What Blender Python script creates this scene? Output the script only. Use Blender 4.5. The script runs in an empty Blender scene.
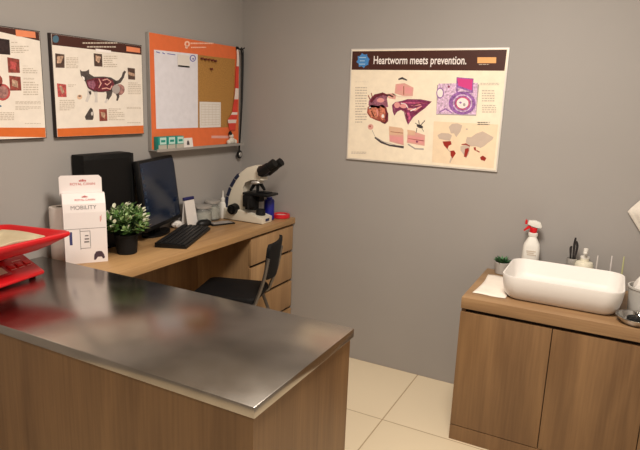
import bpy, bmesh, math, random
from mathutils import Vector, Matrix
random.seed(7)
C = bpy.context.scene
COL = C.collection
PI = math.pi

# ------------------------------------------------------------------ camera
cam_d = bpy.data.cameras.new('camera')
cam_d.sensor_width = 36
cam_d.lens = 36 * 571.36 / 640
cam_d.clip_start = 0.05
cam = bpy.data.objects.new('camera', cam_d)
COL.objects.link(cam)
YAW, PIT, ROL = 0.475, -0.2123, 0.0376
_f = Vector((-math.sin(YAW) * math.cos(PIT), math.cos(YAW) * math.cos(PIT), math.sin(PIT)))
_r = Vector((math.cos(YAW), math.sin(YAW), 0))
_u = _r.cross(_f)
r2 = math.cos(ROL) * _r + math.sin(ROL) * _u
u2 = -math.sin(ROL) * _r + math.cos(ROL) * _u
m = Matrix((r2, u2, -_f)).transposed().to_4x4()
m.translation = Vector((2.1985, -3.1063, 1.582))
cam.matrix_world = m
C.camera = cam

# ------------------------------------------------------------------ world, lamps, exposure
w = bpy.data.worlds.new('world')
C.world = w
w.use_nodes = True
w.node_tree.nodes['Background'].inputs[0].default_value = (1.0, 0.93, 0.85, 1)
w.node_tree.nodes['Background'].inputs[1].default_value = 0.12


def area(name, loc, size, power, col=(1, 0.91, 0.80)):
    d = bpy.data.lights.new(name, 'AREA')
    d.shape = 'RECTANGLE'
    d.size, d.size_y = size
    d.energy = power
    d.color = col
    o = bpy.data.objects.new(name, d)
    o.location = loc
    COL.objects.link(o)
    return o


area('ceiling_area_light', (1.75, -1.55, 2.66), (0.6, 0.6), 62)
area('ceiling_area_light', (1.9, -3.6, 2.66), (0.6, 0.6), 24)  # unseen panel added as a weak fill from behind the camera
C.view_settings.view_transform = 'Standard'
C.view_settings.look = 'None'
C.view_settings.gamma = 1
C.view_settings.use_curve_mapping = False
C.view_settings.exposure = 0.0


# ------------------------------------------------------------------ materials
def lin(c):
    return tuple((v / 255 / 12.92) if v / 255 <= 0.04045 else ((v / 255 + 0.055) / 1.055) ** 2.4 for v in c) + (1,)


MATS = {}


def mat(name, rgb, rough=0.5, metal=0.0, spec=0.5, trans=0.0, coat=0.0, noise=0.06, nscale=12, bump=0.0, bscale=80, emit=0.0, alpha=1.0):
    if name in MATS:
        return MATS[name]
    m = bpy.data.materials.new(name)
    m.use_nodes = True
    nt = m.node_tree
    b = nt.nodes['Principled BSDF']
    b.inputs['Roughness'].default_value = rough
    b.inputs['Metallic'].default_value = metal
    b.inputs['Specular IOR Level'].default_value = spec
    b.inputs['Transmission Weight'].default_value = trans
    b.inputs['Coat Weight'].default_value = coat
    b.inputs['Alpha'].default_value = alpha
    c = lin(rgb)
    tc = nt.nodes.new('ShaderNodeTexCoord')
    n = nt.nodes.new('ShaderNodeTexNoise')
    n.inputs['Scale'].default_value = nscale
    n.inputs['Detail'].default_value = 4
    nt.links.new(tc.outputs['Object'], n.inputs['Vector'])
    rp = nt.nodes.new('ShaderNodeValToRGB')
    rp.color_ramp.elements[0].position = 0.3
    rp.color_ramp.elements[1].position = 0.7
    rp.color_ramp.elements[0].color = tuple(v * (1 - noise) for v in c[:3]) + (1,)
    rp.color_ramp.elements[1].color = tuple(min(1, v * (1 + noise)) for v in c[:3]) + (1,)
    nt.links.new(n.outputs['Fac'], rp.inputs['Fac'])
    nt.links.new(rp.outputs['Color'], b.inputs['Base Color'])
    if emit:
        b.inputs['Emission Color'].default_value = c
        b.inputs['Emission Strength'].default_value = emit
    if bump:
        n2 = nt.nodes.new('ShaderNodeTexNoise')
        n2.inputs['Scale'].default_value = bscale
        n2.inputs['Detail'].default_value = 3
        nt.links.new(tc.outputs['Object'], n2.inputs['Vector'])
        bp = nt.nodes.new('ShaderNodeBump')
        bp.inputs['Strength'].default_value = bump
        bp.inputs['Distance'].default_value = 0.002
        nt.links.new(n2.outputs['Fac'], bp.inputs['Height'])
        nt.links.new(bp.outputs['Normal'], b.inputs['Normal'])
    MATS[name] = m
    return m


def wood(name, dark, light, grain='z', rough=0.42):
    m = bpy.data.materials.new(name)
    m.use_nodes = True
    nt = m.node_tree
    L = nt.links.new
    b = nt.nodes['Principled BSDF']
    b.inputs['Roughness'].default_value = rough
    tc = nt.nodes.new('ShaderNodeTexCoord')

    def noise(sc_long, sc_cross, detail, dist=0.0):
        mp = nt.nodes.new('ShaderNodeMapping')
        s = {'x': (sc_long, sc_cross, sc_cross), 'y': (sc_cross, sc_long, sc_cross), 'z': (sc_cross, sc_cross, sc_long)}[grain]
        mp.inputs['Scale'].default_value = s
        L(tc.outputs['Object'], mp.inputs['Vector'])
        n = nt.nodes.new('ShaderNodeTexNoise')
        n.inputs['Scale'].default_value = 1
        n.inputs['Detail'].default_value = detail
        n.inputs['Distortion'].default_value = dist
        L(mp.outputs['Vector'], n.inputs['Vector'])
        return n
    n1 = noise(0.9, 9, 5, 0.6)
    n2 = noise(4, 110, 3)
    mx = nt.nodes.new('ShaderNodeMix')
    mx.inputs['Factor'].default_value = 0.3
    L(n1.outputs['Fac'], mx.inputs['A'])
    L(n2.outputs['Fac'], mx.inputs['B'])
    rp = nt.nodes.new('ShaderNodeValToRGB')
    rp.color_ramp.elements[0].position = 0.36
    rp.color_ramp.elements[1].position = 0.64
    rp.color_ramp.elements[0].color = lin(dark)
    rp.color_ramp.elements[1].color = lin(light)
    L(mx.outputs['Result'], rp.inputs['Fac'])
    L(rp.outputs['Color'], b.inputs['Base Color'])
    bp = nt.nodes.new('ShaderNodeBump')
    bp.inputs['Strength'].default_value = 0.08
    bp.inputs['Distance'].default_value = 0.001
    L(n2.outputs['Fac'], bp.inputs['Height'])
    L(bp.outputs['Normal'], b.inputs['Normal'])
    return m


def steel_mat():
    m = bpy.data.materials.new('brushed_steel')
    m.use_nodes = True
    nt = m.node_tree
    L = nt.links.new
    b = nt.nodes['Principled BSDF']
    b.inputs['Metallic'].default_value = 1
    tc = nt.nodes.new('ShaderNodeTexCoord')
    mp = nt.nodes.new('ShaderNodeMapping')
    mp.inputs['Scale'].default_value = (6, 260, 260)
    L(tc.outputs['Object'], mp.inputs['Vector'])
    n = nt.nodes.new('ShaderNodeTexNoise')
    n.inputs['Scale'].default_value = 1
    n.inputs['Detail'].default_value = 2
    L(mp.outputs['Vector'], n.inputs['Vector'])
    big = nt.nodes.new('ShaderNodeTexNoise')
    big.inputs['Scale'].default_value = 7
    big.inputs['Detail'].default_value = 2
    big.inputs['Roughness'].default_value = 0.5
    L(tc.outputs['Object'], big.inputs['Vector'])
    rr = nt.nodes.new('ShaderNodeMapRange')
    rr.inputs['From Min'].default_value = 0.3
    rr.inputs['From Max'].default_value = 0.7
    rr.inputs['To Min'].default_value = 0.21
    rr.inputs['To Max'].default_value = 0.25
    L(big.outputs['Fac'], rr.inputs['Value'])
    L(rr.outputs['Result'], b.inputs['Roughness'])
    rp = nt.nodes.new('ShaderNodeValToRGB')
    rp.color_ramp.elements[0].color = lin((176, 171, 165))
    rp.color_ramp.elements[1].color = lin((188, 183, 177))
    rp.color_ramp.elements[0].position = 0.35
    rp.color_ramp.elements[1].position = 0.65
    L(big.outputs['Fac'], rp.inputs['Fac'])
    L(rp.outputs['Color'], b.inputs['Base Color'])
    bp = nt.nodes.new('ShaderNodeBump')
    bp.inputs['Strength'].default_value = 0.06
    bp.inputs['Distance'].default_value = 0.0003
    L(n.outputs['Fac'], bp.inputs['Height'])
    L(bp.outputs['Normal'], b.inputs['Normal'])
    return m


def tile_mat():
    m = bpy.data.materials.new('floor_tiles')
    m.use_nodes = True
    nt = m.node_tree
    L = nt.links.new
    b = nt.nodes['Principled BSDF']
    b.inputs['Roughness'].default_value = 0.42
    tc = nt.nodes.new('ShaderNodeTexCoord')
    mp = nt.nodes.new('ShaderNodeMapping')
    mp.inputs['Location'].default_value = (-0.1449 + 0.5774 * 10, 0.5774 * 10, 0)
    L(tc.outputs['Object'], mp.inputs['Vector'])
    br = nt.nodes.new('ShaderNodeTexBrick')
    br.offset = 0
    br.squash = 1
    br.inputs['Scale'].default_value = 1
    br.inputs['Brick Width'].default_value = 0.5774
    br.inputs['Row Height'].default_value = 0.5774
    br.inputs['Mortar Size'].default_value = 0.0035
    br.inputs['Mortar Smooth'].default_value = 0.3
    br.inputs['Color1'].default_value = lin((226, 210, 182))
    br.inputs['Color2'].default_value = lin((221, 205, 176))
    br.inputs['Mortar'].default_value = lin((172, 150, 120))
    L(mp.outputs['Vector'], br.inputs['Vector'])
    L(br.outputs['Color'], b.inputs['Base Color'])
    bp = nt.nodes.new('ShaderNodeBump')
    bp.inputs['Strength'].default_value = 0.3
    bp.inputs['Distance'].default_value = 0.002
    bp.invert = True
    L(br.outputs['Fac'], bp.inputs['Height'])
    L(bp.outputs['Normal'], b.inputs['Normal'])
    return m


WALL = mat('grey_wall_paint', (160, 155, 151), 0.62, noise=0.015, nscale=3, bump=0.15, bscale=220)
CEIL = mat('ceiling_paint', (225, 220, 212), 0.8)
TILE = tile_mat()
STEEL = steel_mat()
W_V = wood('oak_laminate_vertical', (112, 83, 55), (142, 109, 74), 'z')
W_Y = wood('oak_laminate_desk', (144, 108, 70), (184, 146, 100), 'y')
W_X = wood('oak_laminate_worktop', (138, 106, 74), (170, 136, 98), 'x')
W_D = wood('oak_laminate_drawer', (148, 114, 78), (182, 146, 104), 'z')
GAP = mat('shadow_gap_brown', (52, 34, 22), 0.7)
BLACK = mat('black_plastic', (13, 13, 14), 0.45, spec=0.35)
BLACKM = mat('matt_black', (15, 14, 14), 0.7, spec=0.3)
CERAMIC = mat('white_ceramic', (232, 227, 222), 0.5, coat=0.0, noise=0.0)
WHITE = mat('white_plastic', (226, 222, 214), 0.4, noise=0.01)
PAPER = mat('white_paper', (226, 220, 214), 0.75, noise=0.02)
CHROME = mat('chrome', (200, 198, 195), 0.12, metal=1, noise=0)
ALU = mat('aluminium', (190, 186, 181), 0.4, metal=0.6, noise=0.02)
RED = mat('red_plastic', (205, 22, 30), 0.3, noise=0.03)
CREAM = mat('microscope_cream', (222, 214, 196), 0.35, noise=0.01)


# ------------------------------------------------------------------ mesh helpers
class MB:
    def __init__(s):
        s.bm = bmesh.new()
        s.mi = 0

    def _add(s, verts, faces, M=None):
        vs = [s.bm.verts.new(M @ Vector(v) if M else v) for v in verts]
        fs = []
        for f in faces:
            try:
                nf = s.bm.faces.new([vs[i] for i in f])
                nf.material_index = s.mi
                fs.append(nf)
            except ValueError:
                pass
        return vs, fs

    def box(s, x0, x1, y0, y1, z0, z1, bev=0, seg=2, M=None):
        v = [(x0, y0, z0), (x1, y0, z0), (x1, y1, z0), (x0, y1, z0), (x0, y0, z1), (x1, y0, z1), (x1, y1, z1), (x0, y1, z1)]
        f = [(0, 3, 2, 1), (4, 5, 6, 7), (0, 1, 5, 4), (1, 2, 6, 5), (2, 3, 7, 6), (3, 0, 4, 7)]
        vs, fs = s._add(v, f, M)
        if bev:
            es = list({e for fc in fs for e in fc.edges})
            bmesh.ops.bevel(s.bm, geom=es, offset=bev, segments=seg, affect='EDGES', profile=0.5)
        return s

    def loft(s, rings, cap0=True, cap1=True, M=None):
        n = len(rings[0])
        v = [p for r in rings for p in r]
        f = []
        for i in range(len(rings) - 1):
            for j in range(n):
                a, b = i * n + j, i * n + (j + 1) % n
                f.append((a, b, b + n, a + n))
        if cap0:
            f.append(tuple(range(n))[::-1])
        if cap1:
            f.append(tuple(range((len(rings) - 1) * n, len(rings) * n)))
        s._add(v, f, M)
        return s

    def cyl(s, p0, p1, r0, r1=None, n=24, M=None, cap=True):
        r1 = r0 if r1 is None else r1
        p0, p1 = Vector(p0), Vector(p1)
        d = (p1 - p0).normalized()
        a = d.orthogonal().normalized()
        b = d.cross(a)
        rs = []
        for p, r in ((p0, r0), (p1, r1)):
            rs.append([tuple(p + a * r * math.cos(2 * PI * i / n) + b * r * math.sin(2 * PI * i / n)) for i in range(n)])
        return s.loft(rs, cap, cap, M)

    def lathe(s, prof, c=(0, 0, 0), n=32, M=None, cap0=True, cap1=True):
        rs = [[(c[0] + r * math.cos(2 * PI * i / n), c[1] + r * math.sin(2 * PI * i / n), c[2] + z) for i in range(n)] for r, z in prof]
        return s.loft(rs, cap0, cap1, M)

    def tube(s, pts, r, n=10, sub=6, M=None):
        P = [Vector(p) for p in pts]
        Q = []
        for i in range(len(P) - 1):
            a, b, c, d = P[max(i - 1, 0)], P[i], P[i + 1], P[min(i + 2, len(P) - 1)]
            for k in range(sub):
                t = k / sub
                Q.append(0.5 * (2 * b + (c - a) * t + (2 * a - 5 * b + 4 * c - d) * t * t + (3 * b - a - 3 * c + d) * t ** 3))
        Q.append(P[-1])
        rings = []
        up = None
        for i, q in enumerate(Q):
            d = (Q[min(i + 1, len(Q) - 1)] - Q[max(i - 1, 0)]).normalized()
            if up is None:
                up = d.orthogonal().normalized()
            up = (up - d * up.dot(d)).normalized()
            b = d.cross(up)
            rr = r[min(i * len(r) // len(Q), len(r) - 1)] if isinstance(r, list) else r
            rings.append([tuple(q + up * rr * math.cos(2 * PI * j / n) + b * rr * math.sin(2 * PI * j / n)) for j in range(n)])
        return s.loft(rings, M=M)

    def prism_xz(s, poly, y0, y1, bev=0, M=None):
        n = len(poly)
        v = [(x, y0, z) for x, z in poly] + [(x, y1, z) for x, z in poly]
        f = [tuple(range(n)), tuple(range(n, 2 * n))[::-1]] + [(i, i + n, (i + 1) % n + n, (i + 1) % n) for i in range(n)]
        vs, fs = s._add(v, f, M)
        if bev:
            es = list(fs[0].edges) + list(fs[1].edges)
            bmesh.ops.bevel(s.bm, geom=es, offset=bev, segments=2, affect='EDGES', profile=0.5)
        return s

    def ball(s, c, r, n=16, M=None, sc=(1, 1, 1)):
        prof = [(max(r * math.sin(PI * i / n), 1e-4), -r * math.cos(PI * i / n)) for i in range(n + 1)]
        rs = [[(c[0] + sc[0] * a * math.cos(2 * PI * j / (2 * n)), c[1] + sc[1] * a * math.sin(2 * PI * j / (2 * n)), c[2] + sc[2] * z) for j in range(2 * n)] for a, z in prof]
        return s.loft(rs, M=M)

    def poly(s, pts, M=None):
        s._add(pts, [tuple(range(len(pts)))], M)
        return s

    def build(s, name, mats, parent=None, smooth=35, loc=None, recalc=True):
        if recalc:
            bmesh.ops.recalc_face_normals(s.bm, faces=s.bm.faces)
        me = bpy.data.meshes.new(name)
        s.bm.to_mesh(me)
        s.bm.free()
        for m in (mats if isinstance(mats, (list, tuple)) else [mats]):
            me.materials.append(m)
        if smooth:
            for p in me.polygons:
                p.use_smooth = True
            me.set_sharp_from_angle(angle=math.radians(smooth))
        o = bpy.data.objects.new(name, me)
        COL.objects.link(o)
        if parent:
            o.parent = parent
        if loc:
            o.location = loc
        return o


def rr(cx, cy, w, d, r, z, n=6):
    """ring of a rounded rectangle"""
    out = []
    for sx, sy, a0 in ((1, 1, 0), (-1, 1, 90), (-1, -1, 180), (1, -1, 270)):
        for i in range(n + 1):
            a = math.radians(a0 + 90 * i / n)
            out.append((cx + sx * (w / 2 - r) + r * math.cos(a), cy + sy * (d / 2 - r) + r * math.sin(a), z))
    return out


def thing(name, label, cat, loc=(0, 0, 0), rz=0.0, group=None):
    o = bpy.data.objects.new(name, None)
    o.empty_display_size = 0.05
    COL.objects.link(o)
    o.location = loc
    o.rotation_euler = (0, 0, rz)
    return tag(o, label, cat, group)


def tag(o, label, cat, group=None):
    o['label'] = label
    o['category'] = cat
    if group:
        o['group'] = group
    return o


def dup(root, loc, rz, label=None):
    r = root.copy()
    COL.objects.link(r)
    r.location = loc
    r.rotation_euler = (0, 0, rz)
    if label:
        r['label'] = label
    for ch in list(root.children):
        c = ch.copy()
        COL.objects.link(c)
        c.parent = r
    return r


def struct(name, mb, m):
    o = mb.build(name, m, smooth=0)
    o['kind'] = 'structure'
    return o


def text(name, s, size, m, parent, loc, rot=(PI / 2, 0, 0), align='LEFT', bold=0.0, xs=1.0):
    cu = bpy.data.curves.new(name, 'FONT')
    cu.body = s
    cu.size = size
    cu.align_x = align
    cu.offset = bold
    cu.extrude = 0.0002
    tmp = bpy.data.objects.new(name + '_tmp', cu)
    COL.objects.link(tmp)
    bpy.context.view_layer.update()
    me = bpy.data.meshes.new_from_object(tmp.evaluated_get(bpy.context.evaluated_depsgraph_get()))
    bpy.data.objects.remove(tmp)
    me.name = name
    me.materials.clear()
    me.materials.append(m)
    o = bpy.data.objects.new(name, me)
    COL.objects.link(o)
    o.parent = parent
    o.location = loc
    o.rotation_euler = rot
    o.scale = (xs, 1, 1)
    return o


# ------------------------------------------------------------------ room shell
RX, FY, HC = 2.95, -4.6, 2.7
struct('floor', MB().box(-0.1, RX + 0.1, FY - 0.1, 0.1, -0.1, 0), TILE)
struct('ceiling', MB().box(-0.1, RX + 0.1, FY - 0.1, 0.1, HC, HC + 0.1), CEIL)
struct('wall_left', MB().box(-0.1, 0, FY - 0.1, 0.1, 0, HC), WALL)
struct('wall_back', MB().box(0, RX, 0, 0.1, 0, HC), WALL)
struct('wall_right', MB().box(RX, RX + 0.1, FY - 0.1, 0.1, 0, HC), WALL)
struct('wall_front', MB().box(0, RX, FY - 0.1, FY, 0, HC), WALL)

# ------------------------------------------------------------------ steel counter
SX, SF, SB, HS = 1.5134, -2.0775, -1.5036, 0.87
t = thing('counter_worktop', 'brushed stainless steel worktop with folded edges on the front counter', 'worktop', (0, 0, 0))
b = MB()
b.box(0.002, SX, SF, SB, HS - 0.0311, HS, 0.0025)
b.build('steel_top', STEEL, t)
t = thing('counter_cabinet', 'brown wood-grain counter base under the stainless steel top', 'counter', (0, 0, 0))
MB().box(0.002, SX - 0.010, SF + 0.012, SF + 0.032, 0, HS - 0.0311).build('front_panel', W_V, t)
MB().box(SX - 0.030, SX - 0.010, SF + 0.032, SB - 0.006, 0, HS - 0.0311).build('end_panel', W_V, t)
MB().box(0.002, SX - 0.030, SB - 0.026, SB - 0.006, 0, HS - 0.0311).build('rear_panel', W_V, t)

# ------------------------------------------------------------------ desk along the left wall
D, H = 0.4235, 0.855
t = thing('desk', 'light oak desk top running along the left wall to the corner', 'desk', (0, 0, 0))
MB().box(0.002, D, SB + 0.002, -0.002, H - 0.0367, H, 0.002).build('desk_top', W_Y, t)
MB().box(0.002, 0.02, SB + 0.002, -0.477, 0.0, H - 0.0367).build('back_panel', W_V, t)
t = thing('drawer_pedestal', 'oak pedestal of four drawers under the desk beside the corner', 'drawer unit', (0.0, 0, 0))
b = MB()
b.box(0.002, 0.391, -0.475, -0.457, 0, H - 0.037)
b.box(0.002, 0.391, -0.02, -0.002, 0, H - 0.037)
b.box(0.002, 0.02, -0.457, -0.02, 0, H - 0.037)
b.box(0.02, 0.391, -0.457, -0.02, 0, 0.06)
b.box(0.02, 0.391, -0.457, -0.02, H - 0.055, H - 0.037)
b.build('carcass', W_D, t)
MB().box(0.30, 0.375, -0.457, -0.02, 0.061, H - 0.056).build('shadow_gap', GAP, t)
for z0, z1 in ((0.645, 0.803), (0.45, 0.627), (0.262, 0.432), (0.07, 0.244)):
    d = MB().box(0.392, 0.410, -0.475, -0.004, z0, z1, 0.0015).build('drawer', W_D, t)
    MB().box(0.384, 0.3915, -0.445, -0.03, z1 - 0.004, z1 + 0.008).build('gap_shade', GAP, d)  # dark strip that paints in the shade of the gap above each drawer

# ------------------------------------------------------------------ vanity with basin
KX, KF, K = 1.6405, -0.5647, 0.7261
KR = 2.82
t = thing('vanity_worktop', 'thick oak laminate worktop carrying the white basin', 'worktop', (0, 0, 0))
MB().box(KX, KR, KF, -0.002, 0.672, K, 0.0025).build('oak_slab', W_X, t)
t = thing('vanity_cabinet', 'low brown wood-grain cabinet with plain doors under the white basin', 'cabinet', (0, 0, 0))
b = MB()
b.box(KX + 0.001, KX + 0.019, KF + 0.02, -0.002, 0, 0.671)
b.box(KR - 0.02, KR - 0.002, KF + 0.02, -0.002, 0, 0.671)
b.box(KX + 0.019, KR - 0.02, -0.02, -0.002, 0, 0.671)
b.box(KX + 0.019, KR - 0.02, KF + 0.04, -0.02, 0.08, 0.098)
b.build('carcass', W_V, t)
MB().box(KX + 0.02, KR - 0.021, KF + 0.03, KF + 0.05, 0.1, 0.671).build('recess_strip', GAP, t)
MB().box(KX + 0.001, KR - 0.002, KF + 0.001, KF + 0.019, 0, 0.076).build('plinth', W_V, t)
for x0, x1 in ((KX + 0.001, 2.0405), (2.0440, 2.4215), (2.4250, KR - 0.002)):
    MB().box(x0, x1, KF + 0.0005, KF + 0.0195, 0.0795, 0.655, 0.0012).build('door', W_V, t)

# ------------------------------------------------------------------ posters
PAL = dict(brown=(70, 34, 26), blue=(70, 130, 190), bluedull=(74, 110, 130), orangepale=(240, 176, 112), peach=(246, 222, 190), heart=(160, 78, 64),
           heartlight=(204, 124, 98), maroon=(104, 32, 48), pink=(232, 160, 158), white=(245, 236, 232), greyline=(170, 160, 156),
           purple=(130, 50, 90), pinkdeep=(196, 88, 128), pinkpale=(226, 168, 156), darkgrey=(70, 62, 66), cream2=(236, 214, 196), tanp=(226, 186, 156),
           lilac=(222, 186, 214), violet=(150, 100, 168), magenta=(216, 66, 140), mapgrey=(206, 186, 170), mapred=(158, 44, 34), orange=(216, 108, 44),
           p_dark=(80, 60, 52), p_tan=(190, 156, 132), p_red=(186, 80, 78), p_red2=(140, 66, 56), p_black=(48, 32, 32), p_greyred=(164, 118, 112), p_mauve=(150, 92, 112),
           furdark=(74, 66, 64), catwhite=(212, 204, 198), wbwhite=(226, 224, 232), cork=(170, 124, 62), blueink=(92, 90, 170),
           paper=(250, 236, 212), paperl=(238, 228, 216), textgrey=(200, 186, 170), orangeboard=(226, 112, 62), logo2=(234, 140, 98), pale=(250, 200, 176))


def pm(k):
    rough = 0.8 if k == 'cork' else 0.4
    busy = k[:2] == 'p_' or k in ('heart', 'purple', 'violet', 'lilac', 'furdark', 'maroon', 'heartlight', 'pinkdeep')
    return mat('print_' + k, PAL[k], rough, noise=0.25 if k == 'cork' else 0.45 if busy else 0.04, nscale=160 if k == 'cork' else 110 if busy else 30)


def printed(parent, name, W, Hh, y, base, art, txt, txtcol='textgrey', inset=0.0):
    """flat printed sheet: base colour, coloured shapes and lines of small lettering"""
    cols = [base] + sorted({a[1] for a in art} | {txtcol})
    b = MB()
    b.box(-W / 2 + inset, W / 2 - inset, y - 0.001, y, -Hh / 2 + inset, Hh / 2 - inset)
    lim_x, lim_z = W / 2 - inset - 0.0005, Hh / 2 - inset - 0.0005
    cl = lambda v, l: max(-l, min(l, v))
    for lay, col, pts in art:
        b.mi = cols.index(col)
        q = [(cl(px / 1000, lim_x), y - 0.001 - 0.00025 * lay, cl(pz / 1000, lim_z)) for px, pz in pts]
        b.poly(q)
    b.mi = cols.index(txtcol)
    rnd = random.Random(3)
    for quad, n in txt:
        (ax, az), (bx_, bz), (cx, cz), (dx, dz) = [(p[0] / 1000, p[1] / 1000) for p in quad]
        for i in range(n):
            v = (i + 0.5) / n
            xl, zl = ax + (dx - ax) * v, az + (dz - az) * v
            xr, zr = bx_ + (cx - bx_) * v, bz + (cz - bz) * v
            hh = min(abs(az - dz) / n * 0.24, 0.0065 if txtcol == 'pale' else 0.003)
            L = xr - xl
            u = 0.0
            end = 1.0 if rnd.random() < 0.7 else 0.5 + 0.45 * rnd.random()
            while u < end:
                wd = (0.006 + 0.012 * rnd.random()) / max(L, 0.01)
                u1 = min(u + wd, end)
                xa, xb = xl + L * u, xl + L * u1
                za, zb = zl + (zr - zl) * u, zl + (zr - zl) * u1
                if -lim_x < xa and xb < lim_x:
                    b.poly([(xa, y - 0.0016, za - hh), (xb, y - 0.0016, zb - hh), (xb, y - 0.0016, zb + hh), (xa, y - 0.0016, za + hh)])
                u = u1 + 0.003 / max(L, 0.01)
    o = b.build(name, [pm(c) for c in cols], parent, smooth=0, recalc=False)
    for p in o.data.polygons:
        if p.normal.y > 0.5 and p.center.y < y - 0.0005:
            p.flip()
    return o

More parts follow.
